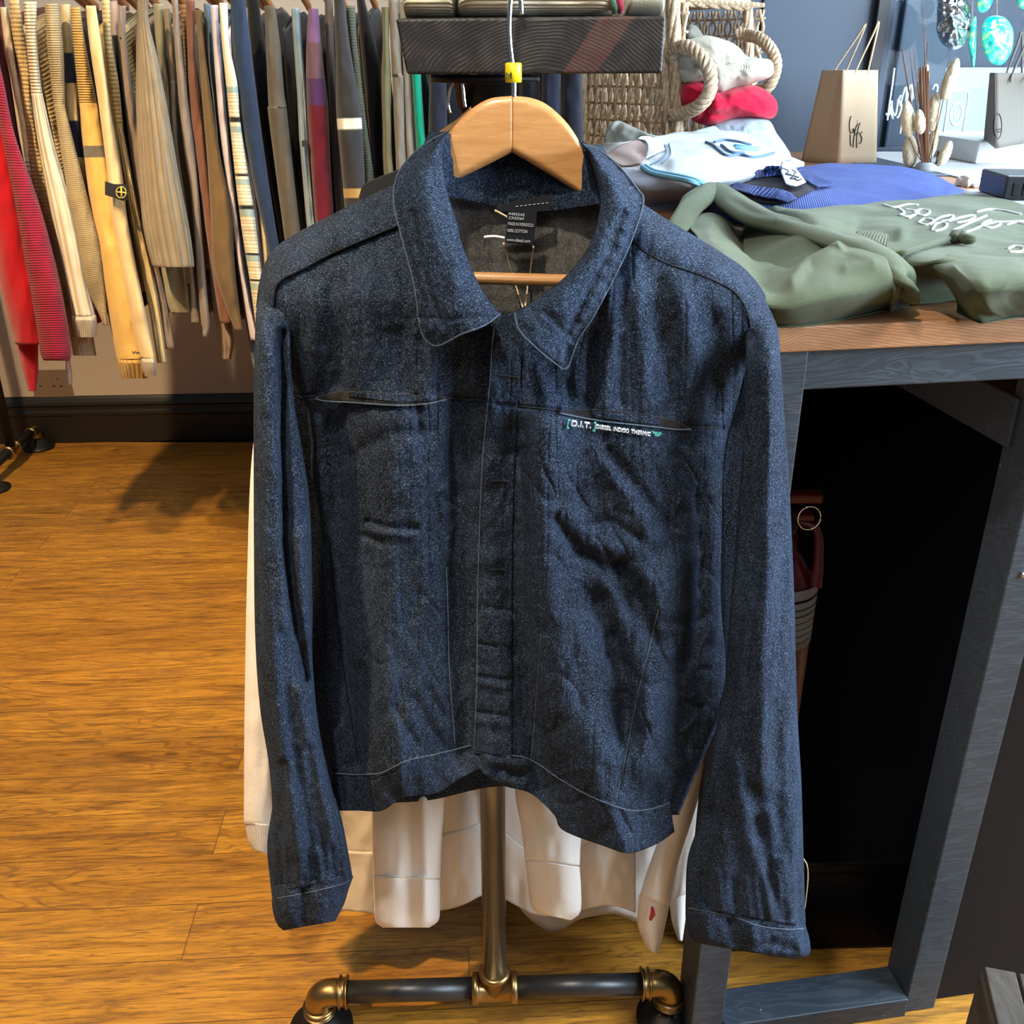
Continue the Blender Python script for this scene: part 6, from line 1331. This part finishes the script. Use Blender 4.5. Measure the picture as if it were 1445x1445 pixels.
# pale topstitching round both cuffs, laid on the cloth
SLV = [o for o in J.children if o.name.startswith(('sleeve', 'cuff'))]
BV = [bvh_of(o) for o in SLV]
def on_cloth(x, y):
    q = [np.array(ray_down(b, x, y)) for b in BV if b.ray_cast(Vector((0, 0, CZ)), Vector(P3(x, y, 1.) - np.array([0, 0, CZ])).normalized())[0] is not None]
    return min(q, key=lambda p: p[1]) if q else None
for pts in ([(391,1267),(415,1263),(440,1258),(465,1252),(483,1247),(494,1242)], [(971,1281),(1000,1286),(1039,1295),(1075,1307),(1110,1311),(1134,1310)]):
    W = [on_cloth(x, y) for x, y in spline(pts, 60)]
    W = np.array([w for w in W if w is not None]); W[:, 1] -= .0003
    tubepath('cuff_stitching', W, .0005, MAT['thread'], J, 5)

# ------------------------------------------------------------------ light
def area(name, loc, target, sx, sy, power, col):
    l = bpy.data.lights.new(name, 'AREA'); l.shape = 'RECTANGLE'; l.size = sx; l.size_y = sy; l.energy = power; l.color = col
    o = bpy.data.objects.new(name, l); COL.objects.link(o); o.location = loc
    o.rotation_euler = (Vector(target) - Vector(loc)).to_track_quat('-Z', 'Y').to_euler(); return o
def spot(name, loc, target, power, col, ang=50, blend=.5, size=.04):
    l = bpy.data.lights.new(name, 'SPOT'); l.energy = power; l.color = col; l.spot_size = R(ang); l.spot_blend = blend; l.shadow_soft_size = size
    o = bpy.data.objects.new(name, l); COL.objects.link(o); o.location = loc
    o.rotation_euler = (Vector(target) - Vector(loc)).to_track_quat('-Z', 'Y').to_euler(); return o
DAY = (.74, .87, 1.0); WARM = (1.0, .66, .32)
area('shop_window_daylight', (2.6, .55, 1.95), (0, .9, 1.05), 2.4, 1.6, 330, DAY)
area('shop_window_daylight_far', (2.7, 2.3, 1.95), (.7, 1.9, 1.05), 1.7, 1.6, 45, DAY)
area('street_daylight', (2.5, 6.2, 5.5), (2.3, 6.0, 0), 6, 4, 1300, DAY)
spot('ceiling_spot_floor', (-1.0, .35, 2.75), (-.95, 1.75, 0), 350, WARM, 62, .6)
spot('ceiling_spot_rail', (-1.0, .75, 2.75), (-1.0, 2.5, .95), 270, (1, .76, .46), 58, .6)
spot('ceiling_spot_stand', (-.35, .1, 2.8), (-.05, 1.08, .25), 165, (1, .88, .72), 50, .7)
area('ceiling_panel', (-.3, -.7, 2.7), (-.1, .9, 1.0), .9, .9, 15, (1, .93, .84))
spot('ceiling_spot_rail_middle', (.2, .9, 2.75), (-.45, 2.6, .9), 80, (1, .86, .66), 50, .7)
w = bpy.data.worlds.new('shop_ambient'); SC.world = w; w.use_nodes = True
w.node_tree.nodes['Background'].inputs[0].default_value = (.86, .92, 1.0, 1); w.node_tree.nodes['Background'].inputs[1].default_value = .14
cam = bpy.data.cameras.new('camera'); co_ = bpy.data.objects.new('camera', cam); COL.objects.link(co_)
cam.sensor_width = 36; cam.sensor_fit = 'HORIZONTAL'; cam.lens = F / 1445 * 36; cam.clip_start = .02
co_.location = (0, 0, CZ); co_.rotation_euler = (math.pi / 2 - PITCH, 0, 0); SC.camera = co_
SC.view_settings.view_transform = 'Standard'; SC.view_settings.look = 'None'; SC.view_settings.gamma = 1; SC.view_settings.use_curve_mapping = False
SC.view_settings.exposure = .0
SC.cycles.use_denoising = True
